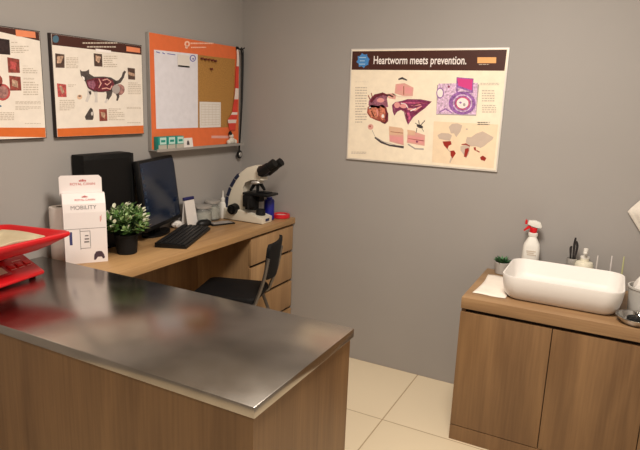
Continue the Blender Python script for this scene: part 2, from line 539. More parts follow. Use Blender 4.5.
HEARTWORM_ART=[
 (1,'brown',[(-430,301),(426,304),(424,201),(-430,199)]),
 (2,'blue',[(-324,251),(-328,234),(-340,221),(-357,217),(-374,221),(-388,234),(-394,251),(-390,268),(-378,281),(-361,285),(-343,281),(-330,268)]),
 (2,'orangepale',[(282,267),(377,267),(379,238),(284,238)]),
 (1,'peach',[(77,-69),(420,-69),(419,-297),(85,-291)]),
 (2,'heart',[(-317,-7),(-294,7),(-259,1),(-225,9),(-201,-8),(-191,-44),(-187,-81),(-201,-95),(-230,-86),(-260,-79),(-299,-65),(-320,-39)]),
 (3,'heartlight',[(-305,-11),(-264,-7),(-245,-30),(-254,-73),(-290,-61),(-310,-38)]),
 (3,'heartlight',[(-242,1),(-212,-13),(-206,-71),(-221,-80),(-242,-52)]),
 (3,'maroon',[(-293,17),(-267,48),(-228,62),(-207,58),(-204,66),(-230,77),(-281,64),(-307,25)]),
 (4,'pink',[(-217,34),(-219,28),(-225,24),(-234,21),(-244,21),(-254,23),(-261,27),(-263,32),(-261,38),(-255,43),(-246,45),(-236,46),(-226,43),(-220,39)]),
 (4,'maroon',[(-214,-12),(-200,-40),(-201,-75),(-208,-87),(-230,-84),(-231,-88),(-205,-98),(-187,-77),(-189,-38),(-210,-10)]),
 (5,'white',[(-213,-53),(-213,-58),(-215,-62),(-218,-64),(-222,-64),(-225,-62),(-228,-59),(-229,-54),(-228,-50),(-226,-46),(-223,-44),(-220,-43),(-216,-45),(-214,-49)]),
 (2,'p_mauve',[(-313,4),(-312,28),(-297,49),(-269,66),(-223,75),(-196,64),(-202,42),(-192,-2),(-235,-12),(-293,-12)]),
 (2,'pinkpale',[(-206,70),(-166,74),(-149,60),(-152,41),(-193,46)]),
 (3,'maroon',[(-204,-73),(-193,-50),(-200,-18),(-205,-18),(-203,-49),(-212,-70)]),
 (3,'heart',[(-295,-28),(-275,-65),(-270,-62),(-290,-26)]),
 (4,'heartlight',[(-310,-24),(-293,-66),(-287,-64),(-303,-22)]),
 (4,'pink',[(-263,-18),(-254,-53),(-248,-51),(-257,-17)]),
 (4,'p_mauve',[(-159,-7),(-150,-38),(-143,-36),(-152,-5)]),
 (4,'p_mauve',[(-101,-15),(-84,-66),(-79,-65),(-96,-13)]),
 (4,'pink',[(-56,6),(-2,15),(-3,20),(-57,11)]),
 (4,'maroon',[(-40,-39),(11,-1),(8,2),(-43,-36)]),
 (4,'white',[(-118,19),(-91,16),(-77,-4),(-73,-2),(-89,19),(-118,24)]),
 (4,'heart',[(-169,-140),(-94,-144),(-94,-141),(-169,-137)]),
 (4,'heart',[(-61,-172),(30,-180),(30,-176),(-61,-169)]),
 (2,'tanp',[(-180,-109),(-103,-114),(-91,-126),(-179,-122)]),
 (3,'heart',[(-303,38),(-316,60),(-321,58),(-308,35)]),
 (3,'heart',[(-288,50),(-298,73),(-303,72),(-294,49)]),
 (3,'white',[(-296,-11),(-296,-14),(-298,-16),(-301,-18),(-304,-18),(-307,-17),(-309,-14),(-310,-12),(-309,-9),(-307,-7),(-304,-5),(-301,-5),(-298,-6),(-296,-8)]),
 (2,'greyline',[(-216,58),(-189,60),(-167,50),(-163,56),(-188,68),(-217,66)]),
 (2,'purple',[(-170,9),(-152,26),(-113,34),(-81,45),(-5,46),(58,36),(21,-2),(-10,-26),(-41,-53),(-68,-95),(-81,-71),(-89,-29),(-115,-15),(-137,-26),(-152,-49),(-163,-27)]),
 (3,'pinkdeep',[(-129,18),(-79,21),(8,22),(40,30),(39,33),(7,30),(-80,29),(-130,24)]),
 (3,'pink',[(-122,11),(-123,4),(-128,-2),(-135,-6),(-142,-6),(-150,-3),(-155,3),(-158,10),(-156,17),(-152,23),(-145,26),(-137,27),(-129,24),(-124,18)]),
 (3,'pink',[(-78,7),(-80,2),(-86,-3),(-94,-5),(-104,-6),(-113,-4),(-120,0),(-123,6),(-121,11),(-115,16),(-106,18),(-96,19),(-87,17),(-81,13)]),
 (3,'pink',[(-77,-13),(-31,-19),(5,9),(2,12),(-35,-5),(-77,-3)]),
 (3,'pinkdeep',[(-79,-31),(-68,-55),(-67,-80),(-63,-81),(-53,-53),(-67,-26)]),
 (4,'maroon',[(-117,-6),(-90,-20),(-76,-81),(-72,-80),(-84,-17),(-115,-3)]),
 (4,'maroon',[(-66,1),(-2,23),(50,32),(49,35),(-4,27),(-67,4)]),
 (4,'white',[(-58,-21),(-27,-7),(-29,-1),(-61,-15)]),
 (2,'pinkpale',[(-156,124),(-104,130),(-51,107),(-52,62),(-104,60),(-159,74)]),
 (3,'pink',[(-147,116),(-113,122),(-113,90),(-144,89)]),
 (3,'pink',[(-101,112),(-59,105),(-61,75),(-99,76)]),
 (3,'darkgrey',[(-140,146),(-120,151),(-92,143),(-89,148),(-120,163),(-143,153)]),
 (4,'heart',[(-110,114),(-107,68),(-102,68),(-106,114)]),
 (2,'cream2',[(-175,70),(-138,53),(-54,54),(-54,58),(-137,60),(-173,74)]),
 (2,'pinkpale',[(-180,-120),(-93,-126),(-85,-210),(-171,-194)]),
 (3,'tanp',[(-180,-120),(-93,-126),(-93,-153),(-175,-156)]),
 (3,'pink',[(-174,-162),(-92,-166),(-90,-200),(-170,-188)]),
 (2,'pinkpale',[(-67,-122),(34,-146),(36,-205),(-68,-194)]),
 (3,'pink',[(-64,-156),(27,-159),(30,-194),(-62,-186)]),
 (3,'tanp',[(-71,-122),(-24,-126),(-23,-149),(-65,-149)]),
 (4,'purple',[(-2,-184),(-4,-188),(-8,-190),(-13,-190),(-15,-184),(-14,-180),(-9,-178),(-5,-180)]),
 (2,'greyline',[(-63,-205),(-18,-228),(33,-227),(32,-219),(-16,-221),(-59,-199)]),
 (3,'darkgrey',[(20,-105),(15,-109),(4,-110),(-7,-107),(-16,-101),(-18,-94),(-13,-90),(-2,-90),(9,-93),(18,-99)]),
 (3,'darkgrey',[(-28,-85),(2,-100),(29,-69),(26,-66),(0,-96),(-26,-82)]),
 (3,'darkgrey',[(-1,-89),(-7,-67),(-11,-68),(-5,-90)]),
 (3,'darkgrey',[(-16,-109),(-20,-135),(-16,-135),(-13,-109)]),
 (3,'darkgrey',[(11,-108),(24,-128),(26,-127),(14,-107)]),
 (2,'pinkpale',[(-275,-117),(-276,-124),(-281,-130),(-288,-134),(-296,-134),(-303,-132),(-308,-126),(-310,-119),(-309,-112),(-304,-106),(-297,-103),(-290,-102),(-282,-105),(-277,-110)]),
 (3,'heart',[(-290,-115),(-292,-119),(-296,-121),(-300,-119),(-302,-116),(-301,-112),(-297,-110),(-292,-111)]),
 (2,'darkgrey',[(-265,-180),(-225,-206),(-171,-220),(-84,-227),(-84,-214),(-169,-211),(-220,-196),(-259,-172)]),
 (3,'greyline',[(-255,-178),(-212,-198),(-130,-214),(-129,-211),(-211,-195),(-253,-174)]),
 (1,'greyline',[(-284,-135),(-263,-172),(-261,-170),(-282,-133)]),
 (1,'greyline',[(80,124),(304,131),(303,-30),(88,-33)]),
 (2,'lilac',[(87,131),(296,139),(301,-24),(88,-28)]),
 (3,'violet',[(295,35),(293,17),(285,0),(270,-14),(251,-23),(229,-27),(206,-25),(185,-17),(168,-5),(156,12),(151,30),(153,49),(162,66),(177,80),(196,89),(218,92),(241,90),(261,82),(278,68),(290,53)]),
 (4,'lilac',[(277,35),(276,19),(268,5),(255,-6),(239,-12),(221,-13),(203,-8),(189,2),(178,15),(174,31),(176,47),(183,60),(196,72),(213,78),(231,78),(248,73),(263,64),(273,50)]),
 (5,'violet',[(271,34),(269,21),(263,9),(252,-1),(237,-6),(222,-7),(206,-2),(194,6),(185,18),(181,31),(182,45),(189,56),(200,66),(215,72),(230,72),(245,68),(258,58),(267,48)]),
 (6,'pinkdeep',[(266,34),(265,22),(259,11),(249,3),(236,-2),(222,-2),(208,2),(197,9),(189,19),(185,31),(187,44),(193,54),(203,62),(216,66),(230,68),(243,64),(255,56),(263,46)]),
 (7,'white',[(257,34),(256,24),(252,16),(244,10),(234,6),(223,6),(212,8),(203,14),(197,22),(194,32),(195,41),(200,50),(208,56),(218,60),(229,60),(240,56),(248,51),(255,43)]),
 (8,'violet',[(221,36),(220,32),(215,30),(210,32),(208,36),(209,39),(214,41),(219,40)]),
 (8,'greyline',[(242,26),(241,19),(236,17),(231,19),(229,25),(230,32),(235,34),(240,32)]),
 (8,'violet',[(254,10),(253,6),(249,5),(245,6),(243,9),(244,12),(248,14),(252,13)]),
 (3,'violet',[(121,83),(120,70),(115,60),(107,54),(98,54),(89,58),(82,68),(79,82),(80,94),(85,105),(93,110),(102,111),(111,105),(118,95)]),
 (4,'white',[(116,83),(115,73),(112,64),(105,60),(98,60),(91,64),(86,72),(84,82),(84,92),(88,99),(94,104),(102,104),(109,100),(114,92)]),
 (3,'violet',[(105,-21),(137,-4),(172,-21),(175,-17),(137,4),(102,-17)]),
 (3,'purple',[(151,117),(150,112),(145,110),(140,112),(138,117),(139,121),(144,123),(149,121)]),
 (4,'violet',[(182,166),(272,160),(275,87),(187,87)]),
 (5,'magenta',[(186,161),(268,156),(269,100),(195,123)]),
 (6,'lilac',[(193,112),(231,102),(265,93),(195,91)]),
 (3,'mapgrey',[(163,-95),(179,-77),(207,-73),(234,-82),(228,-114),(208,-147),(194,-127),(177,-128)]),
 (3,'mapgrey',[(104,-142),(125,-129),(166,-129),(184,-139),(175,-168),(151,-166),(115,-161)]),
 (4,'mapred',[(135,-174),(180,-169),(186,-186),(171,-195),(165,-214),(144,-194)]),
 (3,'mapgrey',[(163,-213),(176,-226),(186,-228),(187,-224),(179,-222),(166,-210)]),
 (4,'mapred',[(182,-222),(202,-218),(213,-233),(197,-262),(186,-247)]),
 (3,'mapgrey',[(189,-251),(201,-255),(187,-288),(182,-284)]),
 (3,'mapgrey',[(261,-163),(265,-143),(287,-142),(313,-121),(345,-108),(403,-135),(398,-149),(376,-167),(360,-184),(342,-195),(319,-188),(291,-190),(266,-180)]),
 (3,'mapgrey',[(235,-194),(262,-182),(286,-190),(284,-229),(269,-256),(256,-237),(237,-215)]),
 (4,'mapred',[(261,-205),(279,-199),(282,-212),(272,-249),(258,-248)]),
 (4,'mapred',[(240,-186),(262,-184),(285,-192),(286,-188),(263,-176),(239,-182)]),
 (4,'mapred',[(305,-195),(316,-192),(320,-212),(309,-208)]),
 (4,'mapred',[(320,-212),(338,-220),(340,-215),(322,-207)]),
 (4,'mapred',[(344,-244),(358,-234),(377,-246),(370,-262),(349,-257)]),
 (3,'mapgrey',[(267,-101),(266,-104),(261,-106),(256,-105),(254,-101),(256,-98),(260,-97),(265,-98)]),
]
HEARTWORM_TEXT=[
 ([(-403,133),(-321,134),(-321,133),(-403,131)],1),
 ([(-401,107),(-329,108),(-317,-99),(-390,-103)],14),
 ([(-407,-267),(-311,-261),(-310,-275),(-406,-282)],2),
 ([(309,140),(404,142),(405,128),(310,126)],2),
 ([(320,106),(384,107),(390,44),(326,42)],5),
 ([(328,30),(399,32),(404,-11),(332,-14)],4),
 ([(312,-58),(376,-55),(378,-76),(314,-79)],2),
 ([(292,235),(368,235),(369,229),(293,228)],1),
 ([(315,-59),(373,-57),(375,-75),(317,-78)],2),
]
CAT_ART=[
 (1,'brown',[(-256,216),(256,216),(256,173),(-256,170)]),
 (2,'bluedull',[(-222,197),(-224,190),(-228,184),(-235,181),(-242,180),(-248,182),(-252,187),(-253,194),(-251,201),(-246,206),(-240,210),(-233,211),(-227,209),(-223,204)]),
 (2,'logo2',[(158,205),(247,204),(247,182),(157,182)]),
 (1,'orange',[(-256,-179),(256,-175),(256,-216),(-256,-216)]),
 (2,'p_dark',[(-244,137),(-198,136),(-201,80),(-246,78)]),
 (3,'p_tan',[(-235,125),(-202,130),(-218,98),(-239,96)]),
 (2,'p_dark',[(-41,155),(7,155),(7,99),(-40,98)]),
 (3,'p_tan',[(-30,147),(-1,142),(-13,113),(-32,124)]),
 (2,'p_dark',[(161,105),(209,104),(208,50),(163,50)]),
 (3,'p_tan',[(164,87),(206,79),(205,65),(165,71)]),
 (2,'p_red',[(-244,13),(-198,10),(-199,-44),(-243,-44)]),
 (3,'p_tan',[(-235,3),(-222,3),(-209,-23),(-221,-31)]),
 (2,'p_red2',[(-24,-95),(22,-94),(23,-149),(-24,-150)]),
 (3,'p_tan',[(-15,-107),(12,-112),(8,-139),(-12,-128)]),
 (2,'p_greyred',[(138,0),(134,-12),(124,-21),(111,-27),(97,-27),(84,-22),(76,-13),(73,-2),(77,9),(86,19),(99,24),(114,25),(126,20),(135,12)]),
 (3,'greyline',[(108,1),(105,-9),(98,-17),(87,-22),(76,-22),(66,-18),(60,-11),(58,-1),(61,8),(68,16),(78,21),(90,21),(99,17),(106,10)]),
 (2,'furdark',[(-121,78),(-111,71),(-89,73),(-71,82),(-71,63),(-45,51),(9,55),(55,53),(85,40),(84,20),(57,-6),(5,-17),(-49,-17),(-83,-1),(-94,26),(-108,39),(-118,52)]),
 (3,'maroon',[(-88,33),(-46,44),(18,51),(64,41),(74,20),(42,-9),(-22,-16),(-66,-7),(-88,9)]),
 (4,'p_mauve',[(-83,27),(-48,35),(-38,15),(-50,-6),(-79,5)]),
 (4,'pinkpale',[(-21,43),(-11,23),(-23,2),(-19,1),(-2,23),(-17,45)]),
 (4,'pinkpale',[(4,35),(31,42),(51,33),(29,20),(18,26),(14,22),(31,15),(57,33),(32,47),(3,40)]),
 (4,'pinkpale',[(-3,-4),(24,1),(49,-4),(62,14),(56,16),(46,1),(25,6),(-4,1)]),
 (3,'white',[(-114,52),(-99,46),(-97,33),(-107,36)]),
 (2,'furdark',[(76,19),(113,31),(135,56),(143,75),(151,85),(140,90),(128,79),(121,61),(101,43),(70,37)]),
 (2,'catwhite',[(-85,-6),(-87,-33),(-101,-60),(-87,-64),(-70,-37),(-56,-9)]),
 (2,'furdark',[(-80,-16),(-74,-31),(-64,-28),(-67,-13)]),
 (2,'catwhite',[(-52,-15),(-44,-42),(-48,-64),(-30,-64),(-30,-41),(-28,-12)]),
 (2,'furdark',[(20,-3),(25,-26),(20,-51),(32,-54),(54,-31),(66,-3)]),
 (3,'catwhite',[(25,-45),(8,-62),(19,-68),(34,-49)]),
 (2,'furdark',[(74,-12),(87,-35),(81,-53),(91,-55),(103,-34),(97,-6)]),
 (2,'tanp',[(-116,-42),(-118,-47),(-124,-51),(-131,-53),(-138,-52),(-143,-48),(-144,-42),(-142,-37),(-137,-33),(-129,-31),(-122,-32),(-117,-36)]),
 (3,'furdark',[(-121,-38),(-124,-40),(-130,-41),(-136,-40),(-138,-38),(-136,-36),(-130,-34),(-124,-35)]),
 (2,'furdark',[(-82,-98),(-71,-88),(-61,-96),(-57,-115),(-58,-135),(-64,-144),(-102,-143),(-107,-129),(-94,-113)]),
 (3,'catwhite',[(-59,-115),(-62,-122),(-66,-125),(-70,-122),(-72,-115),(-70,-108),(-65,-106),(-61,-108)]),
]
CAT_TEXT=[
 ([(-99,204),(102,226),(101,203),(-100,183)],1),
 ([(-76,188),(92,205),(91,186),(-77,171)],1),
 ([(-190,126),(-127,131),(-130,82),(-193,78)],7),
 ([(16,151),(98,158),(95,101),(13,95)],6),
 ([(162,37),(247,40),(244,-21),(159,-23)],7),
 ([(-236,-55),(-157,-53),(-160,-102),(-239,-103)],6),
 ([(33,-89),(132,-89),(129,-149),(30,-148)],7),
 ([(147,-82),(242,-81),(241,-92),(147,-93)],2),
 ([(-187,12),(-146,14),(-147,1),(-188,0)],2),
 ([(148,-156),(235,-157),(235,-164),(147,-163)],1),
]
SKIN_ART=[
 (1,'brown',[(-115,216),(256,216),(256,180),(-119,216)]),
 (2,'logo2',[(151,212),(238,213),(239,189),(151,187)]),
 (1,'orange',[(-154,-164),(256,-174),(256,-216),(-157,-194)]),
 (2,'p_black',[(80,171),(122,170),(121,113),(76,112)]),
 (2,'p_red2',[(107,103),(158,99),(157,46),(107,44)]),
 (3,'p_red',[(118,91),(147,83),(140,58),(116,60)]),
 (2,'p_red2',[(109,33),(158,31),(158,-23),(109,-25)]),
 (3,'p_tan',[(120,20),(144,13),(144,-13),(118,-6)]),
 (2,'p_red',[(109,-31),(106,-44),(98,-55),(86,-62),(74,-65),(62,-62),(52,-56),(46,-45),(44,-33),(48,-21),(56,-10),(67,-3),(79,0),(91,-2),(101,-9),(108,-19)]),
 (3,'p_greyred',[(101,-31),(97,-42),(90,-51),(80,-56),(69,-56),(60,-52),(54,-43),(53,-33),(56,-22),(63,-14),(73,-9),(84,-8),(93,-13),(99,-21)]),
 (2,'p_red2',[(80,10),(77,-2),(70,-12),(61,-15),(53,-12),(48,-4),(47,8),(50,20),(57,29),(65,33),(73,30),(79,22)]),
 (2,'bluedull',[(68,-86),(66,-89),(60,-90),(54,-89),(52,-86),(54,-83),(60,-81),(66,-83)]),
]
SKIN_TEXT=[
 ([(129,164),(156,166),(156,161),(129,158)],1),
 ([(128,149),(204,157),(201,126),(125,119)],4),
 ([(169,75),(200,77),(200,75),(169,73)],1),
 ([(171,67),(237,72),(235,47),(169,44)],3),
 ([(171,28),(220,30),(220,23),(170,21)],2),
 ([(169,14),(238,17),(233,-41),(165,-43)],6),
 ([(128,-65),(243,-63),(242,-77),(127,-78)],3),
 ([(126,-85),(241,-84),(240,-101),(125,-101)],3),
 ([(60,-108),(119,-108),(116,-142),(58,-142)],5),
 ([(163,-152),(236,-153),(236,-158),(162,-157)],1),
]
BOARD_ART=[
 (1,'wbwhite',[(-355,213),(-11,220),(-13,-188),(-351,-187)]),
 (1,'cork',[(-11,217),(344,221),(331,-193),(-13,-188)]),
 (2,'blueink',[(-27,197),(-30,189),(-37,182),(-48,177),(-60,176),(-70,179),(-77,185),(-80,193),(-77,201),(-70,208),(-59,212),(-47,213),(-37,211),(-30,205)]),
 (3,'wbwhite',[(-35,196),(-37,190),(-42,185),(-50,182),(-58,181),(-65,183),(-70,188),(-72,193),(-70,199),(-65,204),(-58,208),(-49,208),(-42,206),(-37,202)]),
 (4,'blueink',[(-43,192),(-45,189),(-51,187),(-57,188),(-59,191),(-57,195),(-51,197),(-45,196)]),
 (2,'pinkpale',[(110,-238),(283,-244),(283,-260),(109,-253)]),
 (2,'pale',[(-76,269),(-79,260),(-88,254),(-99,250),(-111,251),(-119,257),(-122,264),(-119,273),(-110,280),(-99,283),(-87,282),(-79,277)]),
 (3,'orangeboard',[(-89,268),(-92,262),(-99,258),(-107,260),(-109,266),(-106,272),(-99,275),(-92,273)]),
 (2,'pale',[(-92,249),(-96,244),(-105,242),(-114,243),(-117,247),(-114,252),(-105,255),(-95,254)]),
 (2,'blueink',[(-341,202),(-314,198),(-312,203),(-339,206)]),
 (2,'blueink',[(-296,201),(-278,197),(-275,201),(-293,206)]),
 (2,'blueink',[(-258,200),(-196,199),(-195,203),(-257,204)]),
]
BOARD_TEXT=[
 ([(-71,281),(130,302),(130,285),(-71,265)],1),
 ([(-68,258),(64,271),(64,258),(-69,245)],1),
]



def board(name, label, cat, loc, rz, W, Hh, th, fm, base, art, txt, inset, txtcol='textgrey'):
    t = thing(name, label, cat, loc, rz)
    MB().box(-W / 2, W / 2, -th, -0.001, -Hh / 2, Hh / 2, 0.001).build('frame', fm, t)
    printed(t, 'print', W, Hh, -th - 0.0002, base, art, txt, txtcol, inset)
    return t


DKF = mat('dark_frame', (44, 30, 28), 0.5)
WF = mat('white_frame', (222, 216, 208), 0.4)
p = board('anatomy_poster', 'large white framed heartworm poster with a world map on the back wall', 'poster', (1.204, 0, 1.5695), 0, 0.876, 0.629, 0.012,
          WF, 'paper', HEARTWORM_ART, HEARTWORM_TEXT, 0.008)
text('title_text', 'Heartworm meets prevention.', 0.061, pm('white'), p, (-0.298, -0.0145, 0.232), bold=0.0008, xs=0.695)
st = []
for i in range(16):
    rad = 0.042 if i % 2 == 0 else 0.031
    st.append((-0.361 + rad * math.cos(i * PI / 8 + 0.2), -0.0142, 0.250 + rad * math.sin(i * PI / 8 + 0.2)))
MB().poly(st).build('star_emblem', mat('print_star', (74, 140, 205), 0.4), p, smooth=0)
for i_, (x0, x1) in enumerate(((-0.385, -0.343), (-0.380, -0.350), (-0.384, -0.346))):
    MB().box(x0, x1, -0.0150, -0.0144, 0.264 - i_ * 0.018, 0.269 - i_ * 0.018).build('emblem_line', mat('print_star_pale', (170, 205, 232), 0.4), p, smooth=0)
p = board('anatomy_poster', 'dark framed cat anatomy poster between the skin poster and the orange board', 'poster', (0, -1.149, 1.605), PI / 2, 0.5225, 0.438, 0.02,
          DKF, 'paperl', CAT_ART, CAT_TEXT, 0.004)
MB().box(-0.03, 0.06, -0.0232, -0.0224, 0.163, 0.176).build('title_bar', pm('white'), p, smooth=0)
board('anatomy_poster', 'dark framed poster with red organ photos, cut by the left edge of view', 'poster', (0, -1.72, 1.605), PI / 2, 0.5225, 0.438, 0.02,
      DKF, 'paperl', SKIN_ART, SKIN_TEXT, 0.004)

# orange notice board : half whiteboard, half cork
BY, BZ, BW, BH = -0.454, 1.598, 0.776, 0.594
t = thing('notice_board', 'orange framed board, half whiteboard and half cork, with a metal tray', 'notice board', (0, BY, BZ), PI / 2)
MB().box(-BW / 2, BW / 2, -0.024, -0.001, -BH / 2, BH / 2, 0.002).build('frame', ALU, t)
printed(t, 'print', BW, BH, -0.0242, 'orangeboard', BOARD_ART, BOARD_TEXT, 'pale', 0.003)
b = MB()
b.box(-BW / 2, BW / 2, -0.060, -0.001, -BH / 2 - 0.004, -BH / 2 - 0.0002)
b.box(-BW / 2, BW / 2, -0.064, -0.0602, -BH / 2 - 0.008, -BH / 2 + 0.006)
b.build('pen_tray', ALU, t)
TZ = BZ - BH / 2
b = MB()
b.box(-0.049, 0.049, -0.0006, 0, -0.032, 0.032)
b.mi = 1
b.box(-0.047, 0.047, -0.0010, -0.0007, -0.032, -0.024)
tag(b.build('note_paper', [PAPER, BLACKM], None, loc=(0.0268, -0.585, 1.772)), 'small white note with a dark strip at the top of the whiteboard', 'note')
bpy.data.objects['note_paper'].rotation_euler = (0, 0, PI / 2)
t = thing('note_sheet', 'white printed table sheet pinned low on the cork', 'sheet', (0.0268, -0.355, 1.483), PI / 2)
MB().box(-0.099, 0.099, -0.0006, 0, -0.074, 0.074).build('paper', PAPER, t)
b = MB()
for i in range(9):
    z = 0.06 - i * 0.015
    b.box(-0.085, 0.085, -0.0009, -0.0007, z, z + 0.002)
for i in range(6):
    x = -0.085 + i * 0.034
    b.box(x, x + 0.0015, -0.0009, -0.0007, -0.06, 0.062)
b.build('printed_table', pm('textgrey'), t)
pin = thing('push_pin', 'dark push pin in the row at the top of the cork', 'push pin', (0.026, -0.44, 1.797), 0, 'push pins along the top of the cork')
MB().cyl((0, 0, 0), (0.006, 0, 0), 0.0015, n=8).build('pin_shaft', CHROME, pin)
MB().lathe([(0.006, 0), (0.0045, 0.004), (0.0045, 0.01), (0.007, 0.013)], n=12, M=Matrix.Translation((0.004, 0, 0)) @ Matrix.Rotation(PI / 2, 4, 'Y')).build('pin_head', mat('pin_red', (96, 30, 26), 0.4), pin)
for yy, zz in ((-0.41, 1.795), (-0.378, 1.796), (-0.345, 1.795), (-0.318, 1.793)):
    dup(pin, (0.026, yy, zz), 0)
dup(pin, (0.026, -0.355, 1.745), 0, 'single dark push pin in the cork below the row')
# teal boxes on the tray
TEAL = mat('teal_card', (24, 140, 128), 0.5)
LTEAL = mat('pale_teal_card', (190, 222, 212), 0.5)
tb = thing('medicine_box', '', 'box', (0.0415, -0.796, TZ), PI / 2, 'teal boxes on the board tray')
MB().box(-0.031, 0.031, -0.017, 0.015, 0, 0.070, 0.001).build('carton', TEAL, tb)
b = MB()
b.box(-0.020, 0.028, -0.0176, -0.0172, 0.030, 0.066)
b.build('front_label', LTEAL, tb)
b = MB().box(-0.031, 0.031, -0.0178, -0.0172, 0.002, 0.027)
b.build('base_band', mat('grey_card', (178, 172, 160), 0.6), tb)
b = MB().box(-0.012, 0.020, -0.0181, -0.0177, 0.041, 0.053)
b.build('label_mark', TEAL, tb)
tb['label'] = 'small teal and white box, leftmost on the board tray'
dup(tb, (0.0415, -0.728, TZ), PI / 2, 'small teal and white box, middle of three on the board tray')
dup(tb, (0.0415, -0.660, TZ), PI / 2, 'small teal and white box, nearest the white card on the tray')
t = thing('name_card', 'small white card with a dark picture leaning on the board tray', 'card', (0.0415, -0.572, TZ), PI / 2)
MB().box(-0.042, 0.042, -0.001, 0.001, 0, 0.055, M=Matrix.Rotation(-0.15, 4, 'X')).build('card', PAPER, t)
b = MB()
b.prism_xz([(-0.010, 0.016), (0.012, 0.016), (0.012, 0.03), (0.004, 0.042), (-0.006, 0.036)], -0.0018, -0.0012, M=Matrix.Rotation(-0.15, 4, 'X'))
b.build('picture', pm('darkgrey'), t)
# figurines cluster at tray end
t = thing('toy_figurine', 'small white ornament with a dark top at the right end of the board tray', 'figurine', (0.0435, -0.165, TZ + 0.0005), 0)
b = MB()
b.ball((0, 0, 0.022), 0.016, 10, sc=(1, 1.6, 1.375))
b.ball((0, -0.030, 0.015), 0.015, 8)
b.ball((0.0, 0.030, 0.016), 0.016, 8)
b.ball((0, -0.006, 0.052), 0.015, 8)
b.build('body', mat('toy_white', (205, 200, 188), 0.7, bump=0.4, bscale=120), t)
MB().lathe([(0.011, 0.0), (0.012, 0.008), (0.008, 0.018), (0.002, 0.024)], c=(0.0, -0.016, 0.060), n=12).build('dark_cap', BLACKM, t)
# hook, ribbon, stethoscope
HKX, HKY, HKZ = 0.045, -0.090, 1.884
t = thing('wall_hook', 'small black hook at the upper right corner of the orange board', 'hook', (0, HKY, HKZ), 0)
b = MB()
b.box(0.0255, 0.030, -0.014, 0.014, -0.012, 0.012, 0.002)
b.tube([(0.028, 0, 0), (0.05, 0, -0.004), (0.062, 0, 0.006)], 0.004)
b.tube([(0.028, 0.006, 0), (0.05, 0.024, 0.0), (0.058, 0.034, 0.008)], 0.004)
b.build('hook_body', BLACK, t)
RW = mat('ribbon_white', (230, 214, 206), 0.6)
t = thing('ribbon', 'red and white ribbon hanging down the right side of the cork', 'ribbon', (0.036, -0.098, 1.878), 0)
segs = [(0.0, 0.0, 0.008), (0.002, -0.10, 0.012), (-0.004, -0.20, 0.014), (-0.012, -0.30, 0.020), (-0.022, -0.38, 0.026), (-0.055, -0.425, 0.045), (-0.045, -0.49, 0.030)]
b = MB()
for i in range(len(segs) - 1):
    n = 3
    for k in range(n):
        f0, f1 = k / n, (k + 1) / n
        a = [segs[i][j] * (1 - f0) + segs[i + 1][j] * f0 for j in range(3)]
        c = [segs[i][j] * (1 - f1) + segs[i + 1][j] * f1 for j in range(3)]
        b.mi = 1 if (i * n + k) in (0, 1, 2, 7, 8, 12, 15) else 0
        x = 0.003 * math.sin(i * n + k)
        x2 = 0.003 * math.sin(i * n + k + 1)
        q = [(x, a[0] - a[2], a[1]), (x, a[0] + a[2], a[1]), (x2, c[0] + c[2], c[1]), (x2, c[0] - c[2], c[1])]
        b.loft([q, [(v[0] - 0.002, v[1], v[2]) for v in q]])
b.build('cloth_strip', [mat('ribbon_red', (214, 66, 52), 0.6), RW], t)
t = thing('stethoscope', 'black stethoscope hanging from the hook with its round chest piece below the board', 'stethoscope', (0.031, -0.052, 1.885), 0)
b = MB()
b.tube([(0, -0.006, 0), (0.002, 0.006, -0.06), (0, 0.008, -0.25), (0.0, 0.0, -0.45), (-0.01, -0.002, -0.63)], 0.0055)
b.tube([(0, 0.004, 0), (0.006, 0.012, -0.03), (0.004, 0.010, -0.25), (-0.002, 0.006, -0.45), (-0.004, -0.002, -0.52)], 0.004)
b.build('tubing', BLACK, t)
b = MB()
Mc = Matrix.Translation((-0.008, -0.003, -0.655)) @ Matrix.Rotation(PI / 2, 4, 'Y')
b.lathe([(0.022, -0.006), (0.026, -0.002), (0.026, 0.005), (0.019, 0.009)], n=28, M=Mc)
cp = b.build('chest_piece', BLACK, t)
MB().lathe([(0.0155, 0.0092), (0.014, 0.011)], n=24, M=Mc).build('diaphragm', ALU, cp)

# ------------------------------------------------------------------ things on the desk
t = thing('computer_tower', 'large black desktop computer tower standing behind the white carton', 'computer', (0.045, -1.21, H), 0)
MB().box(-0.040, 0.040, -0.118, 0.165, 0.0, 0.452, 0.004).build('case', mat('tower_black', (12, 12, 12), 0.6, spec=0.25), t)
b = MB()
b.box(-0.039, 0.039, 0.1655, 0.182, 0.004, 0.448, 0.003)
fb = b.build('front_bezel', BLACK, t)
b = MB()
for i in range(3):
    b.box(-0.032, 0.032, 0.1822, 0.185, 0.40 - i * 0.05, 0.44 - i * 0.05, 0.001)
b.build('drive_cover', BLACKM, fb)
MB().box(0.0402, 0.0412, -0.12, 0.15, 0.02, 0.43).build('side_panel', mat('tower_side', (13, 12, 12), 0.55, spec=0.25), t)

